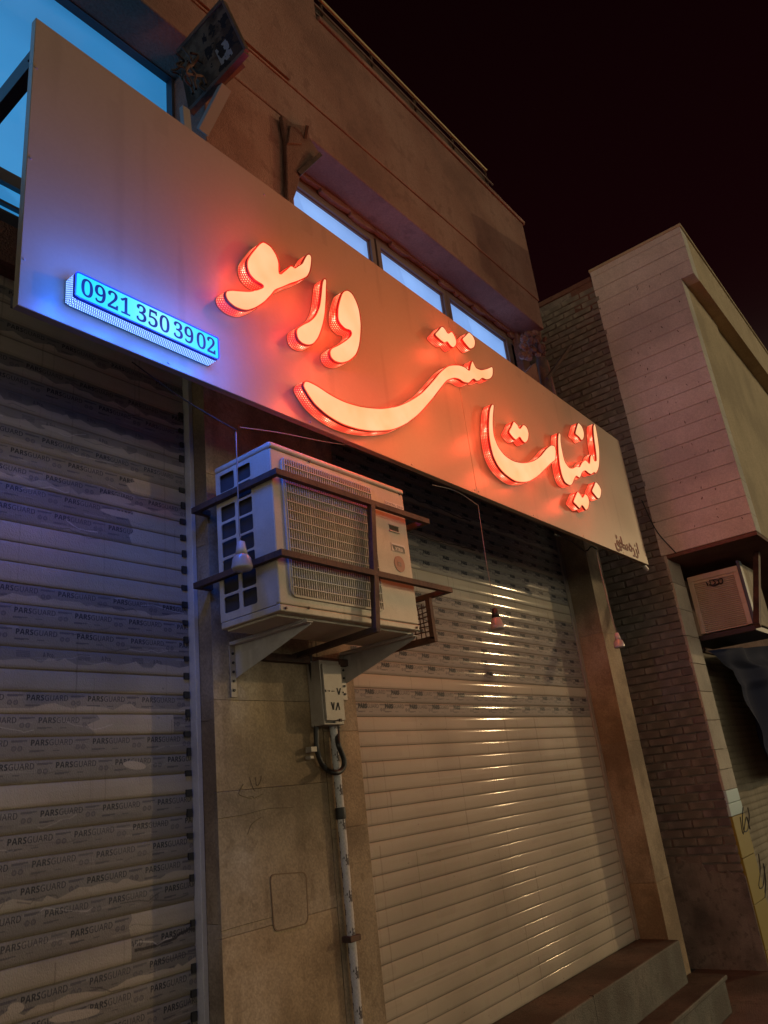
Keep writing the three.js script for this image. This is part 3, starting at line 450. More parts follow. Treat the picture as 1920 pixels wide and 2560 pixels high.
{ // small dark red script in the lower right corner
  const q = crop(1500, 1310, 0.08439), z = SZ + 0.0012, st = (w, ...pts) => { const p = pts.map(([x, y]) => at(...q(x, y), 'z', z)), cv = new THREE.CatmullRomCurve3(p, false, 'catmullrom', 0.4), L = cv.getSpacedPoints(18), a = [], n = L.length; for (let i = 0; i < n; i++) { const t = L[Math.min(n - 1, i + 1)].clone().sub(L[Math.max(0, i - 1)]).normalize(), k = w * (0.55 + 0.45 * Math.sin(Math.PI * Math.min(1, 0.25 + 0.75 * i / n))); a.push([L[i].x - t.y * k, L[i].y + t.x * k, L[i].x + t.y * k, L[i].y - t.x * k]); } const v = [], f = (q0, q1, q2, q3) => v.push(...q0, ...q1, ...q2, ...q0, ...q2, ...q3), zt = SZ + 0.0032, zb = SZ + 0.0006; for (let i = 0; i + 1 < n; i++) { const A = a[i], B = a[i + 1]; f([A[2], A[3], zt], [B[2], B[3], zt], [B[0], B[1], zt], [A[0], A[1], zt]); f([A[2], A[3], zb], [B[2], B[3], zb], [B[2], B[3], zt], [A[2], A[3], zt]); f([B[0], B[1], zb], [A[0], A[1], zb], [A[0], A[1], zt], [B[0], B[1], zt]); } const g = new THREE.BufferGeometry(); g.setAttribute('position', new THREE.Float32BufferAttribute(v, 3)); return metres(g); };
  const W = 0.012, g = [
    st(W, [1080, 560], [1100, 650], [1130, 770], [1155, 890]), st(W * 0.9, [1065, 740], [1095, 840], [1120, 920], [1115, 985], [1060, 965]), st(W, [1020, 620], [1045, 660]),
    st(W * 0.9, [975, 710], [1010, 790], [1035, 880], [1030, 945], [980, 930]), st(W, [855, 585], [900, 640], [940, 710], [935, 790], [890, 770], [865, 690], [870, 640]),
    st(W, [790, 600], [815, 680], [820, 755], [770, 740], [700, 710], [670, 650]), st(W * 0.7, [740, 610], [755, 680], [745, 720]), st(W * 0.7, [695, 600], [710, 660]),
    st(W * 1.1, [605, 370], [630, 460], [655, 560], [670, 650]), st(W * 0.8, [660, 650], [640, 690], [600, 670]), st(W * 0.8, [580, 470], [600, 540], [640, 600]), st(W * 1.1, [515, 490], [510, 560], [540, 620], [590, 650], [575, 580], [530, 500]),
    st(W * 1.1, [455, 570], [480, 670], [510, 740], [560, 780], [600, 750], [590, 690]), st(W * 1.4, [465, 365], [505, 400]), st(W, [625, 750], [650, 790]),
  ];
  part('small_script', g, std({ color: new THREE.Color().setRGB(0.13, 0.01, 0.007), roughness: 0.6 }), sign);
}

// ---------------------------------------------------------------- air conditioner
const ac = crop(470, 1020, 0.42194), lb = crop(920, 1220, 0.1085);
{
  const x0 = 2.06, x1 = 2.985, y0 = 2.462, y1 = 3.2, z0 = 0.145, z1 = 0.5;
  const a = thing('air_conditioner', 'cream outdoor air conditioner unit hung in a rusty cage on the stone pillar', 'air conditioner', [2.52, y0, 0.3]);
  const rr4 = (s, X0, X1, Y0, Y1, r) => { s.moveTo(X0 + r, Y0); s.lineTo(X1 - r, Y0); s.quadraticCurveTo(X1, Y0, X1, Y0 + r); s.lineTo(X1, Y1 - r); s.quadraticCurveTo(X1, Y1, X1 - r, Y1); s.lineTo(X0 + r, Y1); s.quadraticCurveTo(X0, Y1, X0, Y1 - r); s.lineTo(X0, Y0 + r); s.quadraticCurveTo(X0, Y0, X0 + r, Y0); return s; };
  const plate = (s, d, bev) => new THREE.ExtrudeGeometry(s, { depth: d, bevelEnabled: bev > 0, bevelSize: bev, bevelThickness: bev, bevelOffset: -bev, bevelSegments: 3, curveSegments: 8 });
  // front with its grille opening
  const gx0 = 2.118, gx1 = 2.72, gy0 = 2.525, gy1 = 3.148;
  const front = rr4(new THREE.Shape(), x0, x1, y0 + 0.03, y1 - 0.03, 0.012); front.holes.push(rr4(new THREE.Path(), gx0 + 0.008, gx1 - 0.008, gy0 + 0.008, gy1 - 0.008, 0.035));
  const fg = plate(front, 0.012, 0.006); fg.translate(0, 0, z1 - 0.018); part('front_panel', [metres(fg)], M.paint, a);
  part('lid', [rbox(x0 - 0.006, x1 + 0.006, y1 - 0.029, y1, z0 - 0.004, z1 + 0.006, 0.012, 3)], M.paint, a);
  part('base', [rbox(x0, x1, y0, y0 + 0.029, z0, z1, 0.006), box(x0 + 0.02, x1 - 0.02, y0 - 0.01, y0 - 0.001, z0 + 0.02, z1 - 0.04)], M.paint, a);
  part('right_panel', [box(x1 - 0.008, x1 - 0.001, y0 + 0.03, y1 - 0.03, z0, z1 - 0.019)], M.paint, a);
  // left side: openings in two columns, condenser fins behind
  const side = new THREE.Shape(); side.moveTo(-z1 + 0.019, y0 + 0.03); side.lineTo(-z0, y0 + 0.03); side.lineTo(-z0, y1 - 0.03); side.lineTo(-z1 + 0.019, y1 - 0.03); side.closePath();
  const open = (za, zb, ya, yb) => side.holes.push(rr4(new THREE.Path(), -zb, -za, ya, yb, 0.012));
  open(0.17, 0.268, 3.068, 3.152); for (let i = 0; i < 6; i++) open(0.17, 0.266, 2.524 + i * 0.0815, 2.594 + i * 0.0815);
  for (let i = 0; i < 8; i++) if (i !== 5 || true) open(0.286, 0.374, 2.524 + i * 0.0795, 2.594 + i * 0.0795);
  const sg = plate(side, 0.006, 0); sg.rotateY(-Math.PI / 2); sg.rotateY(Math.PI); sg.applyMatrix4(new THREE.Matrix4().identity());
  // the shape lies in (-z, y); turn it so that its depth runs along x
  const sp = sg.attributes.position; { const g2 = plate(side, 0.006, 0), p = g2.attributes.position; for (let i = 0; i < p.count; i++) p.setXYZ(i, x0 + p.getZ(i), p.getY(i), -p.getX(i)); const ix = plain(g2), q = ix.attributes.position; for (let i = 0; i < q.count; i += 3) { const t = [q.getX(i + 1), q.getY(i + 1), q.getZ(i + 1)]; q.setXYZ(i + 1, q.getX(i + 2), q.getY(i + 2), q.getZ(i + 2)); q.setXYZ(i + 2, ...t); } part('side_panel', [metres(ix)], M.paint, a, 'left side with two columns of openings'); }
  const fins = []; for (let z = z0 + 0.012; z < 0.385; z += 0.0075) fins.push(box(x0 + 0.016, x0 + 0.036, y0 + 0.035, y1 - 0.035, z, z + 0.0014)); part('condenser_fins', [...fins, box(x0 + 0.037, x0 + 0.04, y0 + 0.035, y1 - 0.035, z0, 0.39)], M.fin, a, null, 'stuff');
  // fan behind the grille
  part('fan_shroud', [box(gx0 - 0.02, gx1 + 0.02, gy0 - 0.02, gy1 + 0.02, z0 + 0.03, z0 + 0.04), box(gx1 + 0.021, gx1 + 0.025, gy0, gy1, z0 + 0.04, z1 - 0.02)], M.dark, a);
  const fcx = 2.43, fcy = 2.84; part('fan', [...[0, 1, 2].map((k) => { const s = new THREE.Shape(); s.moveTo(0.05, -0.05); s.quadraticCurveTo(0.2, -0.14, 0.26, 0.02); s.quadraticCurveTo(0.2, 0.1, 0.05, 0.06); const g = plate(s, 0.008, 0); g.rotateX(0.35); g.rotateZ(k * 2.094); g.translate(fcx, fcy, z0 + 0.2); return metres(g); }), (() => { const g = new THREE.CylinderGeometry(0.065, 0.07, 0.06, 24); g.rotateX(Math.PI / 2); g.translate(fcx, fcy, z0 + 0.2); return metres(g); })()], M.fin, a);
  // the grille: rounded border, upright slats and thin cross wires, too fine to tell apart
  const rim = rr4(new THREE.Shape(), gx0, gx1, gy0, gy1, 0.04); rim.holes.push(rr4(new THREE.Path(), gx0 + 0.012, gx1 - 0.012, gy0 + 0.012, gy1 - 0.012, 0.032)); const rg = plate(rim, 0.006, 0.002); rg.translate(0, 0, z1 + 0.001); part('grille_frame', [metres(rg)], M.paint, a);
  const gb = [], NX = 44; for (let i = 1; i < NX; i++) { const x = gx0 + (gx1 - gx0) * i / NX, thick = i % 11 === 0 ? 0.006 : 0.0042; gb.push(box(x - thick / 2, x + thick / 2, gy0 + 0.01, gy1 - 0.01, z1 - 0.008, z1 + 0.012)); }
  for (let j = 1; j < 15; j++) { const y = gy0 + (gy1 - gy0) * j / 15; gb.push(box(gx0 + 0.01, gx1 - 0.01, y - 0.002, y + 0.002, z1 - 0.004, z1 + 0.0135)); }
  part('grille', gb, M.paint, a, null, 'stuff');
  // recess handle, stickers and lettering on the right of the front
  const P = (x, y) => at(...lb(x, y), 'z', z1);
  part('handle', [box(2.838, 2.912, 2.952, 2.978, z1 - 0.003, z1 + 0.0006)], M.groove, a); part('handle_lip', [rbox(2.834, 2.916, 2.944, 2.951, z1 - 0.002, z1 + 0.006, 0.002), rbox(2.834, 2.916, 2.979, 2.984, z1 - 0.002, z1 + 0.004, 0.002)], M.paint, a);
  const print = (w, h, px, draw, x, y, name) => {
    const c = document.createElement('canvas'); c.width = px; c.height = Math.round(px * h / w); draw(c.getContext('2d'), c.width, c.height); const t = new THREE.CanvasTexture(c); t.colorSpace = THREE.SRGBColorSpace; t.magFilter = THREE.LinearFilter;
    const g = new THREE.BoxGeometry(w, h, 0.0012); g.translate(x + w / 2, y + h / 2, z1 + 0.0014); return part(name, g.toNonIndexed(), std({ map: t, roughness: 0.4 }), a);
  };
  const bg = 'rgb(206,200,189)';
  print(0.15, 0.02, 512, (g, w, h) => { g.fillStyle = bg; g.fillRect(0, 0, w, h); g.fillStyle = '#150c08'; g.font = `bold ${h * 0.95}px sans-serif`; g.fillText('GENERAL GOLD', 6, h * 0.86, w - 12); }, 2.828, 3.085, 'brand_lettering');
  print(0.106, 0.042, 512, (g, w, h) => { g.fillStyle = bg; g.fillRect(0, 0, w, h); g.fillStyle = '#33260f'; g.beginPath(); g.moveTo(4, 2); g.lineTo(20, h * 0.22); g.lineTo(w * 0.9, h * 0.22); g.lineTo(w - 6, h * 0.45); g.lineTo(w - 4, h - 4); g.lineTo(w * 0.2, h - 6); g.lineTo(w * 0.1, h * 0.7); g.closePath(); g.fill(); g.fillStyle = bg; g.font = `bold ${h * 0.6}px sans-serif`; g.fillText('XTRA', w * 0.26, h * 0.88, w * 0.66); }, 2.836, 2.845, 'sticker');
  const disc = new THREE.CylinderGeometry(0.041, 0.041, 0.0014, 32); disc.rotateX(Math.PI / 2); disc.translate(2.885, 2.783, z1 + 0.0016); part('round_sticker', [metres(disc)], std({ color: new THREE.Color().setRGB(0.3, 0.07, 0.018), roughness: 0.4 }), a);
  print(0.034, 0.024, 128, (g, w, h) => { g.fillStyle = 'rgb(148,74,36)'; g.fillRect(0, 0, w, h); g.fillStyle = '#140602'; g.font = `bold ${h * 1.0}px sans-serif`; g.fillText('T3', 6, h * 0.87, w - 12); }, 2.868, 2.771, 'sticker_print').position.z += 0.0012;
  const screws = [[2.09, 2.475], [2.22, 2.49], [2.62, 2.49], [2.96, 2.475], [2.96, 3.17], [2.3, 3.17]].map(([x, y]) => { const g = new THREE.CylinderGeometry(0.006, 0.006, 0.004, 10); g.rotateX(Math.PI / 2); g.translate(x, y, z1 + 0.003); return metres(g); }); part('screws', screws, M.rust, a, null, 'stuff');

  // brackets that carry it
  for (const [x, name] of [[2.25, 0], [2.975, 1]]) {
    const b = thing('wall_bracket', name ? 'grey steel wall bracket under the right end of the air conditioner' : 'grey steel wall bracket under the left end of the air conditioner', 'bracket', [x, 2.29, 0.01], 'brackets under the air conditioner');
    const tri = [[0.006, 2.295], [0.006, 2.436], [0.475, 2.436], [0.475, 2.43]], s = new THREE.Shape(tri.map(([z, y]) => new THREE.Vector2(-z, y))), g = new THREE.ExtrudeGeometry(s, { depth: 0.004, bevelEnabled: false }), p = g.attributes.position; for (let i = 0; i < p.count; i++) p.setXYZ(i, x + p.getZ(i), p.getY(i), -p.getX(i));
    part('gusset', [metres(g)], M.paintGrey, b);
    part('arm', [rbox(x - 0.03, x + 0.006, 2.4365, 2.442, 0.004, 0.485, 0.0015), rbox(x - 0.03, x - 0.026, 2.4425, 2.452, 0.004, 0.485, 0.0015)], M.paintGrey, b);
    part('leg', [rbox(x - 0.034, x - 0.001, 2.21, 2.435, 0.003, 0.009, 0.0015)], M.zinc, b);
    part('bolts', [0, 1, 2, 3, 4].map((k) => { const q = new THREE.CylinderGeometry(0.006, 0.006, 0.006, 8); q.rotateX(Math.PI / 2); q.translate(x - 0.018, 2.24 + k * 0.04, 0.0115); return metres(q); }), M.black, b, null, 'stuff');
  }
  // the cage
  const c = thing('security_cage', 'rusty square bar cage around the air conditioner', 'cage', [2.6, 2.4, 0.25]), Z = 0.545, t = 0.026;
  for (const [y, X] of [[3.035, 3.1], [2.684, 3.225]]) {
    part('bar', [bar([2.045, y, -0.002 + 0.006], [2.045, y, Z + t / 2], t)], M.rust, c); part('bar', [bar([2.045 + t / 2, y, Z], [X - t / 2, y, Z], t)], M.rust, c); part('bar', [bar([X, y, Z + t / 2], [X, y, y > 3 ? 0.34 : -0.16], t)], M.rust, c); part('bar', [bar([2.045 + t / 2, y, 0.018], [2.12, y, 0.018], t)], M.rust, c);
  }
  part('bar', [bar([2.655, 3.022, Z], [2.62, 2.697, Z], t * 1.15, t)], M.rust, c); part('bar', [bar([2.62, 2.671, Z], [2.59, 2.425, Z], t * 1.15, t)], M.rust, c);
  part('bar', [bar([2.59, 2.425, Z + t / 2], [2.62, 2.41, 0.004], t)], M.rust, c); part('bar', [bar([2.4, 2.395, 0.016], [3.02, 2.395, 0.016], t * 1.3)], M.rust, c);
  part('bar', [bar([3.195, 2.67, 0.43], [3.195, 2.455, 0.43], t)], M.rust, c); part('bar', [bar([3.195, 2.45, 0.445], [3.195, 2.45, 0.004 - 0.15], t)], M.rust, c);
  const w = []; for (let i = 0; i < 6; i++) { const z = 0.26 + i * 0.032; w.push(tube([[3.19 + rr(-0.008, 0.008), 2.66 - i * 0.004 - (i === 0 ? 0.03 : 0), z], [3.19 + rr(-0.01, 0.01), 2.56, z + rr(-0.006, 0.006)], [3.195, 2.45, z]], 0.0032, 8, 5)); } for (let j = 0; j < 7; j++) { const y = 2.47 + j * 0.026; w.push(tube([[3.196, y, 0.25], [3.19 + rr(-0.008, 0.008), y + rr(-0.006, 0.004), 0.34], [3.195, y, 0.43]], 0.0032, 8, 5)); } part('wire_mesh', w, M.rust, c, 'bent piece of wire mesh at the right end', 'stuff');
}

// ---------------------------------------------------------------- meter box, conduit and pipe on the pillar
{
  const mb = crop(760, 1620, 0.14469), b = thing('meter_box', 'grey steel meter box with painted numbers on the stone pillar', 'box', [2.77, 2.08, 0.05]);
  part('case', [rbox(2.701, 2.842, 2.08, 2.385, 0.0025, 0.088, 0.004)], M.zinc, b); part('door', [rbox(2.708, 2.84, 2.098, 2.366, 0.0885, 0.1, 0.003)], M.zinc, b);
  part('slot', [box(2.712, 2.775, 2.088, 2.0965, 0.089, 0.0905)], M.dark, b); part('latch', [rbox(2.79, 2.806, 2.092, 2.106, 0.1005, 0.108, 0.002)], M.rust, b);
  const S = (pts, r = 0.0028) => tube(pts.map(([x, y]) => at(...mb(x, y), 'z', 0.1008)), r, 10, 6);
  part('painted_number', [S([[368, 720], [378, 760]], 0.0034), S([[428, 735], [440, 745]], 0.0036), S([[475, 745], [525, 745]], 0.002), S([[570, 690], [605, 805]]), S([[628, 695], [607, 805]]), S([[672, 760], [680, 775]], 0.0038), S([[475, 935], [510, 1065]], 0.0032), S([[520, 940], [512, 1065]]), S([[555, 1075], [590, 945]], 0.0032), S([[618, 1070], [592, 945]])], M.ink, b);
  const c = thing('black_conduit', 'black corrugated conduit looping from the air conditioner past the meter box', 'conduit', [2.66, 1.75, 0.03]);
  const pts = [[90, 30], [115, 250], [145, 520], [185, 850], [210, 1180], [212, 1540], [225, 1760], [290, 1960], [390, 2100], [510, 2150], [620, 2135], [690, 2040], [690, 1920], [640, 1790], [590, 1650], [575, 1450], [580, 1350]].map(([x, y], i) => at(...mb(x, y), 'z', i > 8 && i < 15 ? 0.075 : 0.024));
  const cv = new THREE.CatmullRomCurve3(pts), G = [], n = 150; part('hose', [tube(pts, 0.0125, 120, 8)], M.black, c);
  part('ties', [5, 2].map((k) => { const g = new THREE.TorusGeometry(0.0138, 0.0022, 6, 14); g.rotateX(Math.PI / 2); g.translate(pts[k - 1].x, pts[k - 1].y, pts[k - 1].z); return plain(g); }), M.white, c, null, 'stuff');
  part('clamp', [rbox(2.65, 2.69, 1.965, 1.99, 0.002, 0.04, 0.003), rbox(2.645, 2.67, 1.935, 1.95, 0.002, 0.035, 0.003)], M.zinc, c);
  const p = thing('riser_pipe', 'vertical pipe with flaking white paint below the meter box', 'pipe', [2.83, GY, 0.03]);
  part('tube', [(() => { const g = new THREE.CylinderGeometry(0.019, 0.019, 2.079 - GY, 18, 1); g.translate(2.826, (2.079 + GY) / 2, 0.029); const uv = g.attributes.uv; for (let i = 0; i < uv.count; i++) uv.setXY(i, uv.getX(i) * 0.15, uv.getY(i) * 2.16); return plain(g); })()], M.peel, p);
  part('strap', [rbox(2.79, 2.862, 1.155, 1.18, 0.002, 0.056, 0.004)], M.rust, p); part('joint', [lathe([[0.019, 0], [0.024, 0.002], [0.024, 0.05], [0.019, 0.052]], [2.826, 1.66, 0.029])], M.black, p);
}

// ---------------------------------------------------------------- hanging bulbs and loose wires
function hangingBulb(label, wire, cap, dark, r) {
  const b = thing('hanging_bulb', label, 'light bulb', [cap.x, cap.y, cap.z], 'unlit bulbs hanging below the sign');
  part('wire', [tube([...wire, cap.clone().setY(cap.y + 0.07)], r ?? 0.002, 24, 6)], M.cable, b);
  part('socket', [lathe([[0.004, 0.06], [0.016, 0.055], [0.02, 0.03], [0.026, 0.0], [0, 0]], [cap.x, cap.y, cap.z])], dark ? M.black : M.white, b);
  part('bulb', [lathe(dark === 2 ? [[0.026, 0.0], [0.036, -0.03], [0.042, -0.06], [0.036, -0.072], [0, -0.078]] : [[0.026, 0.0], [0.036, -0.012], [0.043, -0.05], [0.036, -0.062], [0, -0.066]], [cap.x, cap.y - 0.0005, cap.z])], M.bulb, b);
}
{
  const A = (u, v, x) => at(u, v, 'x', x), Z = (u, v, z) => at(u, v, 'z', z);
  hangingBulb('white bulb hanging beside the left face of the air conditioner', [A(590, 1080, 1.95), A(595, 1230, 1.955), A(598, 1330, 1.95)], A(604, 1388, 1.95), 0, 0.0028);
  hangingBulb('bulb in a black socket hanging before the right shutter', [Z(1195, 1262, 0.4), Z(1215, 1400, 0.4), Z(1230, 1480, 0.4)], Z(1240, 1545, 0.4), 2);
  hangingBulb('small white bulb hanging beside the end column below the sign', [Z(1490, 1376, 0.36), Z(1508, 1455, 0.36), Z(1530, 1545, 0.36)], Z(1545, 1600, 0.36), 0, 0.004);
  single('cable', [tube([Z(600, 1068, 0.4), Z(700, 1082, 0.4), Z(800, 1102, 0.4), Z(862, 1112, 0.41)], 0.0022, 30, 6)], M.cable, 'pale cable sagging under the sign above the air conditioner', 'cable');
  single('cable', [tube([Z(330, 905, 0.35), Z(440, 985, 0.33), Z(520, 1035, 0.35), Z(592, 1076, 0.4)], 0.0028, 30, 6)], M.black, 'thin dark cable running from the number box down to the white bulb', 'cable');
  single('cable', [tube([Z(1080, 1212, 0.4), Z(1140, 1228, 0.4), Z(1193, 1262, 0.4)], 0.0025, 24, 6)], M.cable, 'pale cable under the middle of the sign leading to the black socket', 'cable');
  single('cable', [tube([Z(1385, 1335, 0.38), Z(1425, 1352, 0.3), Z(1462, 1378, 0.2), Z(1478, 1366, 0.3), Z(1490, 1372, 0.37)], 0.006, 30, 6), tube([Z(1440, 1358, 0.3), Z(1466, 1382, 0.25)], 0.003, 8, 5)], M.black, 'dark tangled cable at the head of the end column', 'cable');
  single('cable', [tube([at(1604, 1250, 'x', 7.97), at(1640, 1325, 'x', 7.95), at(1690, 1383, 'x', 7.97)], 0.006, 24, 6)], M.black, 'dark cable slanting across the brick wall to the pale overhang', 'cable');
  const e = Z(1612, 1418, 0.4); single('pipe_end', [(() => { const g = new THREE.CylinderGeometry(0.02, 0.02, 0.09, 14); g.rotateZ(1.2); g.translate(e.x, e.y, e.z); return plain(g); })()], M.white, 'short pale pipe end under the right corner of the sign', 'pipe');
}

// ---------------------------------------------------------------- old fittings above the sign
{
  const c2 = crop(400, 0, 0.24111);
  const o = thing('projecting_sign', 'old torn projecting signboard leaning out above the sign board', 'old sign', [2.12, 5.5, 0.15]);
  const tex = dataTex(256, (u, v) => { const n = fbm(u, v, 5, 4, 141), k = fbm(u, v, 11, 3, 145); let c = mix3([0.05, 0.03, 0.02], [0.11, 0.075, 0.055], smooth(0.4, 0.7, n)); if (u > 0.52 && k > 0.56) c = [0.02, 0.016, 0.016]; if (u > 0.66 && u < 0.86 && v > 0.12 && v < 0.42 && k < 0.56) c = [0.22, 0.21, 0.21]; return c; });
  const a = at(448, 133, 'z', -0.062), d = at(477, 280, 'z', -0.062), b = at(557, 7, 'x', a.x), e = at(615, 130, 'x', d.x);
  part('board', [hull4(a, b, e, d, 0.03)], std({ map: tex, roughness: 0.95, specularIntensity: 0.2, bumpMap: rep(T.bump, 1), bumpScale: 0.01 }), o);
  part('frame', [bar(a, b, 0.035), bar(d, e, 0.035), bar(b, e, 0.03)], M.rust, o);
  const q = (x, y, z) => at(...c2(x, y), 'z', z);
  part('brace', [bar(q(680, 900, 0.2), q(440, 1370, 0.0), 0.07, 0.03)], M.cable, o, 'pale brace'); part('brace', [bar(q(255, 1130, 0.02), q(280, 1400, 0.02), 0.05, 0.03)], M.cable, o); part('brace', [bar(q(860, 660, 0.3), q(320, 1150, -0.05), 0.03)], M.rust, o);
  const rings = []; for (let k = 0; k < 7; k++) { const pts = []; let x = rr(230, 420), y = rr(520, 700), z = rr(0.0, 0.2); for (let m = 0; m < 7; m++) { pts.push(q(x, y, z).add(V3(-0.04, 0, 0))); x += rr(-70, 90); y += rr(10, 90); z += rr(-0.06, 0.05); } rings.push(tube(pts, rr(0.004, 0.008), 40, 5)); } part('wire_coil', rings, M.rust, o, null, 'stuff');

  const c3 = crop(700, 260, 0.28933), f = thing('broken_bracket', 'dark broken bracket at the left end of the lit windows', 'bracket', [3.0, 5.2, 0.0], 'broken brackets on the upper wall');
  const pz = (pts, z) => pts.map(([x, y]) => { const p = at(...c3(x, y), 'z', z); return [p.x, p.y]; });
  part('plate', [prism(pz([[15, 95], [110, 165], [238, 190], [262, 300], [345, 425], [180, 600], [150, 740], [118, 830], [128, 930], [95, 1010], [70, 900], [62, 620], [55, 330]], -0.02), -0.055, -0.02, 0.006)], M.plasterDark, f);
  part('rod', [bar(at(...c3(345, 440), 'z', 0.02), at(...c3(160, 610), 'z', -0.02), 0.03)], M.rust, f); part('rod', [bar(at(...c3(236, 185), 'z', 0.06), at(...c3(215, 300), 'z', 0), 0.02)], M.rust, f);
  part('flap', [prism(pz([[110, 170], [235, 200], [210, 330], [90, 320]], 0.02), -0.019, 0.0, 0.004)], M.plasterDark, f);
}
{ // rubble and pipe at the right end of the upper floor
  const q5 = crop(1300, 760, 0.12055), o = thing('broken_wall_end', 'crumbling masonry at the right end of the lit windows', 'masonry', [6.7, 5.0, -0.1]);
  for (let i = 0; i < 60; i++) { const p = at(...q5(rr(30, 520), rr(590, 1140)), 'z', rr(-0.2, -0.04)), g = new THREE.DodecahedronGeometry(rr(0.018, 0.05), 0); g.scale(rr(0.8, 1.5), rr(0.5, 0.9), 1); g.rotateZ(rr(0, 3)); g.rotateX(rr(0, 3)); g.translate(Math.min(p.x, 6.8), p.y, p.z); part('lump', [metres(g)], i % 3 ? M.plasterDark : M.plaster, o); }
  part('fallen_plaster', [prism([[120, 1420], [260, 1260], [330, 1220], [420, 1620], [440, 1760], [270, 1640]].map(([x, y]) => { const p = at(...q5(x, y), 'z', -0.06); return [p.x, p.y]; }), -0.09, -0.06, 0.004)], M.plasterLight, o);
  const dp = thing('drain_pipe', 'rusty drain pipe rising beside the brick wall behind the sign', 'pipe', [6.76, 4.4, -0.02]); part('tube', [tube([at(...q5(440, 1150), 'z', -0.02), at(...q5(520, 1550), 'z', -0.02), at(...q5(610, 1990), 'z', -0.02)], 0.05, 8, 14)], M.rust, dp);
  part('brace', [bar(at(...q5(1060, 860), 'z', 0.12), at(...q5(560, 1560), 'z', 0.02), 0.03)], M.rust, dp); part('batten', [bar(at(...q5(540, 1170), 'z', 0.0), at(...q5(740, 1980), 'z', 0.0), 0.03)], M.plaster, dp);
}

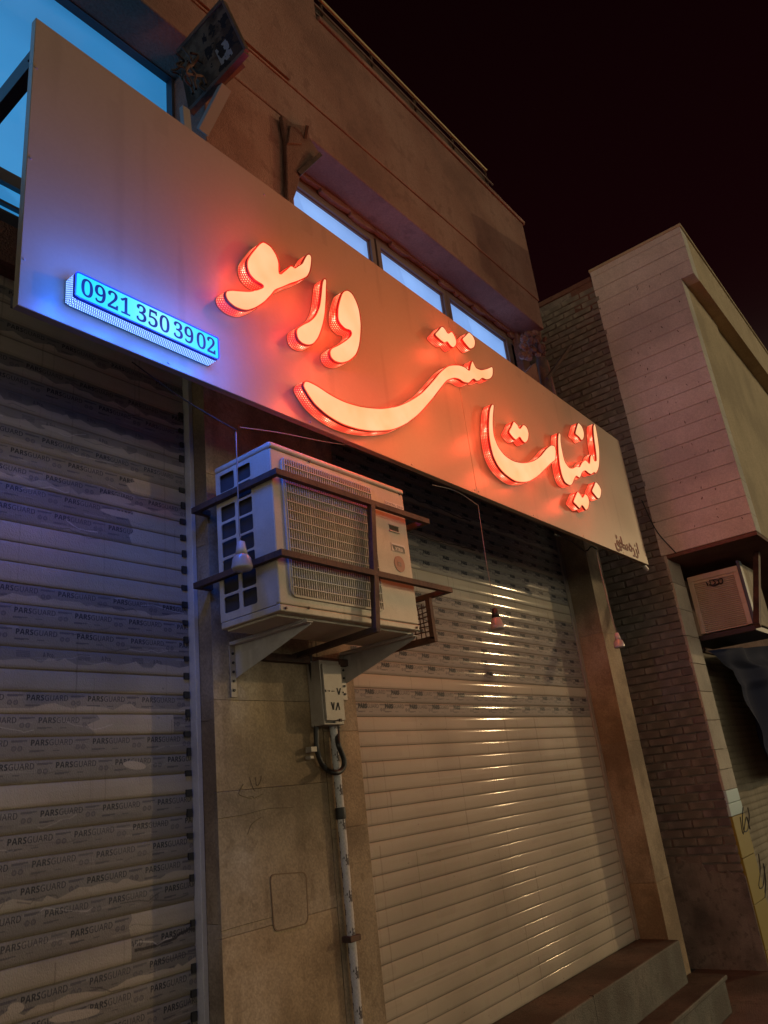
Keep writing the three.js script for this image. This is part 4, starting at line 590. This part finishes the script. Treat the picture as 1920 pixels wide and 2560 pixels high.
// ---------------------------------------------------------------- the neighbouring building
const NX = 8.0, ZB = 0.247;
const nb = thing('neighbour_building', 'neighbouring building with a dark brick side wall and a pale boarded upper floor jutting out', 'building', [10, GY, 0]);
{
  part('wall', [box(NX + 0.012, NX + 0.3, GY, 7.3, -6, ZB - 0.03), box(NX + 0.3, 18, GY, 7.3, -6, -0.3)], M.mortar, nb);
  // bricks one by one on the part of the side wall that shows
  const L = 0.229, H = 0.066, pz = 0.242, py = 0.0785, D = 0.03, mats = [];
  for (let i = 0; i < 7; i++) mats.push(bumped(T.brick, 0.5 + 0.07 * i, 0.012, { color: new THREE.Color().setRGB(...[0, 0, 0].map(() => 0).map((_, k) => 1 + 0.03 * (i - 3) + rr(-0.04, 0.04))) }));
  mats.push(bumped(T.brick, 0.6, 0.012, { color: new THREE.Color().setRGB(1.2, 1.22, 1.22) }));
  const shapes = [0, 1, 2, 3].map((k) => { const g = new RoundedBoxGeometry(D, H, L, 1, 0.006 + k * 0.0012), p = g.attributes.position; for (let i = 0; i < p.count; i++) { const y = p.getY(i), z = p.getZ(i), s = Math.sin(z * 37 + k * 2) * 0.0025 + Math.sin(y * 90 + k) * 0.001; p.setX(i, p.getX(i) - (p.getX(i) < 0 ? s : 0)); p.setY(i, y + Math.sin(z * 23 + k * 3) * 0.0012); } g.computeVertexNormals(); return metres(g); });
  const end = new RoundedBoxGeometry(D, H, 0.105, 1, 0.006), stuff = [], spot = [];
  for (let r = 0; r < 97; r++) for (let k = 0; k < 4; k++) {
    const y = GY + 0.05 + r * py, z = ZB - 0.02 - L / 2 - k * pz - (r % 2 ? 0.121 : 0) + rr(-0.008, 0.008); if (z + L / 2 < -0.55 || y > 7.26 || y < 0.5) continue;
    spot.push([NX + 0.013 - rr(0, 0.011), y + rr(-0.003, 0.003), z]);
    if (k === 0 && r % 2) spot.push([NX + 0.013 - rr(0, 0.009), y, ZB - 0.021 - 0.052, 'half']);
  }
  const big = spot.filter((s) => s[2] > -0.5 || s[1] > 4.6).slice(0, 298), keep = new Set(big);
  const halfG = metres(end);
  for (const s of spot) {
    const g = s[3] ? halfG : shapes[Math.floor(rnd() * 4)], soot = rnd() < 0.035 ? 7 : Math.floor(rnd() * 7);
    if (keep.has(s)) placed('brick', g, mats[soot], nb, s.slice(0, 3), [rr(-0.012, 0.012), rr(-0.02, 0.02), 0]); else { const c = g.clone(); c.translate(s[0], s[1], s[2]); stuff.push(c); }
  }
  if (stuff.length) part('further_bricks', stuff, mats[2], nb, null, 'stuff');
  { // dark render over the foot of the wall, with a broken upper edge
    const e = [[-0.56, GY]]; let z = ZB - 0.012; e.push([z, GY]); while (z > -0.56) { e.push([z, 0.66 + 0.07 * vnoise(z * 9, 1, 64, 8) + rr(-0.02, 0.02) + (z < -0.1 ? 0.1 : 0)]); z -= rr(0.02, 0.06); } e.push([-0.56, 0.74]);
    const g = new THREE.ExtrudeGeometry(new THREE.Shape(e.map(([a, b]) => new THREE.Vector2(-a, b))), { depth: 0.012, bevelEnabled: true, bevelSize: 0.003, bevelThickness: 0.003, bevelSegments: 1 }), q = g.attributes.position; for (let i = 0; i < q.count; i++) q.setXYZ(i, NX - 0.016 + q.getZ(i), q.getY(i), -q.getX(i));
    part('rendered_foot', [metres(g)], M.mortar, nb, 'dark cement render over the foot of the brick wall');
  }
  part('wall_top', [rbox(NX - 0.01, NX + 0.3, 7.3, 7.37, -6, 0.182, 0.012), rbox(NX - 0.004, NX + 0.01, 6.95, 7.3, -0.1, 0.182, 0.004)], M.plasterDark, nb, 'rough mortar along the wall top');
  // corner pilaster in stone tiles, painted yellow below
  const ys = [GY, 0.06, 0.43, 0.816, 1.178, 1.295, 1.411, 1.598, 1.785, 2.065, 2.346, 2.626, 2.906, 3.187, 3.467, 3.758];
  for (let i = 0; i + 1 < ys.length; i++) { const m = i < 4 ? M.yellow : i < 6 ? M.cyan : i % 2 ? M.tileA : M.tileB; part('tile', [rbox(NX + 0.004 + rr(-0.006, 0.006), 8.42 + rr(-0.01, 0.01), ys[i] + 0.002, ys[i + 1] - 0.002, ZB - 0.03, ZB + rr(-0.003, 0.003), 0.005, 1)], m, nb, i < 4 ? 'yellow painted tile' : i < 6 ? 'pale blue tile' : null); }
  const c8 = crop(1640, 1700, 0.3889), scr = (pts) => tube(pts.map(([x, y]) => at(...c8(x, y), 'z', ZB + 0.003)), 0.006, 24, 5);
  part('scrawl', [scr([[560, 820], [555, 900], [565, 970], [590, 960], [600, 880], [590, 820]]), scr([[540, 880], [560, 990], [580, 880], [605, 960]]), scr([[660, 1120], [670, 1220], [660, 1330], [690, 1320], [700, 1200]]), scr([[690, 1180], [705, 1290], [700, 1400]])], M.ink, nb);
  // boards of the jutting upper floor: side, then front
  const bm = [0, 1, 2, 3].map((k) => bumped(T.board, 1.7, 0.004, { color: new THREE.Color().setRGB(1 - k * 0.012, 1 - k * 0.014, 1 - k * 0.012) }));
  for (let i = 0; i < 20; i++) {
    const y0 = 3.761 + i * 0.188, y1 = Math.min(7.414, y0 + 0.1842); if (y0 > 7.36) break;
    const zf = y0 > 6.7 ? 1.304 : 1.163; part('board', [rbox(NX - 0.012 + (i % 3) * 0.0012, NX + 0.2, y0, y1, 0.194 + (y0 > 6.5 ? 0 : rr(0, 0.012)), zf, 0.003, 1)], bm[i % 4], nb);
  }
  const dents = []; for (let i = 0; i < 46; i++) { const y = rr(3.9, 7.0), z = rr(0.38, 1.1), g = new THREE.SphereGeometry(1, 6, 4); g.scale(0.003, rr(0.006, 0.02), rr(0.003, 0.006)); g.rotateX(rr(-0.6, 0.6)); g.translate(NX - 0.013, y, z); dents.push(plain(g)); } part('chips', dents, M.groove, nb, null, 'stuff');
  part('front_wall', [box(NX + 0.202, 9.34, 3.762, 6.78, 0.8, 1.161), box(9.342, 18, 3.762, 6.78, 0.8, 1.136)], M.render, nb);
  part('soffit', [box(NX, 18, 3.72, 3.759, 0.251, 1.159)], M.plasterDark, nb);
  part('eave', [box(NX + 0.201, 14.5, 6.782, 7.412, 0.8, 1.302), rbox(NX - 0.015, 14.52, 7.415, 7.455, 0.182, 1.32, 0.008)], M.render, nb);
  part('upper_floor', [box(NX + 0.201, 18, 3.764, 7.3, -0.2, 0.799)], M.plasterDark, nb);
  // shop front below
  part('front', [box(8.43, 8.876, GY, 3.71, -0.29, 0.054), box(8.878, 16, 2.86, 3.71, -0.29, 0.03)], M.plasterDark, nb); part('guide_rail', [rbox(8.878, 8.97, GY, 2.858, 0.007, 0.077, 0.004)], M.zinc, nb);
}
{
  const s = thing('neighbour_shutter', 'ribbed shutter of the neighbouring shop behind the hanging blue tarpaulin', 'shutter', [11, GY, 0]), m = bumped(T.paint, 0.9, 0.001, { color: new THREE.Color(0.42, 0.38, 0.3), roughness: 0.8 });
  const g = slatGeometry(4.6, 0.07, 0.008); for (let i = 0; i < 43; i++) placed('slat', g, m, s, [8.97, GY + i * 0.0707, -0.006]);
}
{ // old cooler under the overhang
  const c = thing('evaporative_cooler', 'dirty old louvred cooler box under the pale overhang', 'cooler', [9.0, 2.9, 0.5]), X = 8.643, z0 = 0.2175, z1 = 0.755, y0 = 2.976, y1 = 3.613;
  part('case', [box(X + 0.02, 9.4, y0, y1, z0, z1), rbox(X, X + 0.02, y1 - 0.06, y1, z0, z1, 0.004), rbox(X, X + 0.02, y0, y1 - 0.061, z0, z0 + 0.05, 0.004), rbox(X, X + 0.02, y0, y1 - 0.061, z1 - 0.05, z1, 0.004)], M.paint, c);
  const lv = []; for (let i = 0; i < 26; i++) { const g = new THREE.BoxGeometry(0.016, 0.003, z1 - z0 - 0.104); g.rotateZ(-0.6); g.translate(X + 0.01, y0 + 0.02 + i * 0.021, (z0 + z1) / 2); lv.push(metres(g)); } part('louvres', lv, M.paint, c, null, 'stuff');
  part('front_cover', [rbox(X - 0.006, X + 0.1, y0 - 0.02, y1 + 0.05, z1 + 0.001, z1 + 0.035, 0.006)], std({ color: new THREE.Color().setRGB(0.06, 0.09, 0.12), roughness: 0.5 }), c, 'blue grey corner post'); part('pad', [rbox(X + 0.101, 9.4, y0, y1 + 0.03, z1 + 0.001, z1 + 0.03, 0.006)], M.stone, c);
  const q = crop(1640, 1340, 0.16878), S = (pts, r = 0.006) => tube(pts.map(([x, y]) => at(...q(x, y), 'x', X - 0.004)), r, 14, 5);
  part('badge', [S([[740, 680], [770, 740], [760, 700]]), S([[790, 720], [860, 735], [930, 705]], 0.009), S([[790, 650], [810, 710]]), S([[840, 650], [880, 690], [850, 720]]), S([[915, 640], [940, 700], [985, 690], [975, 630], [930, 640]], 0.008), S([[790, 655], [900, 640]], 0.005)], M.ink, c);
  part('foot_beam', [rbox(8.55, 9.45, 2.89, 2.95, 0.08, 0.79, 0.006)], M.black, c);
  const p = thing('support_post', 'dark upright post in front of the old cooler', 'post', [9.3, 2.8, 0.965]); part('pole', [bar(at(...q(1490, 60), 'z', 0.965), at(...q(1500, 1330), 'z', 0.965), 0.055)], M.rust, p);
}
{ // bunched blue tarpaulin over the neighbouring shop front
  const N = 44, R = 60, pos = [], idx = [], uv = [], c8 = crop(1700, 1600, 0.2261);
  const left = (t) => { const k = [[300, 120], [430, 250], [640, 330], [650, 470], [700, 560], [770, 760], [820, 980], [880, 1150], [960, 1310], [1060, 1500]], f = t * (k.length - 1), i = Math.min(k.length - 2, Math.floor(f)), a = f - i; return [k[i][0] * (1 - a) + k[i + 1][0] * a, k[i][1] * (1 - a) + k[i + 1][1] * a]; };
  for (let j = 0; j <= R; j++) for (let i = 0; i <= N; i++) {
    const t = j / R, u = i / N, [lx, ly] = left(t), p = at(...c8(lx + u * (1500 - lx * 0.4), ly - u * 120), 'z', 0.3);
    const fold = 0.06 * Math.sin(u * 34 + t * 3 + Math.sin(t * 9) * 0.8) * (0.35 + 0.65 * t) + 0.05 * Math.sin(u * 13 - t * 5); pos.push(p.x, p.y, p.z + fold + 0.04 * Math.sin(t * 21 + u * 7) * (1 - t)); uv.push(u * 2, t * 2);
  }
  for (let j = 0; j < R; j++) for (let i = 0; i < N; i++) { const k = j * (N + 1) + i; idx.push(k, k + N + 1, k + N + 2, k, k + N + 2, k + 1); }
  const g = new THREE.BufferGeometry(); g.setAttribute('position', new THREE.Float32BufferAttribute(pos, 3)); g.setAttribute('uv', new THREE.Float32BufferAttribute(uv, 2)); g.setIndex(idx); g.computeVertexNormals();
  const t = single('tarpaulin', [g], M.tarp, 'dark blue tarpaulin bunched and hanging below the old cooler', 'tarpaulin'); t.material.side = THREE.DoubleSide;
}

renderer.render(scene, camera);
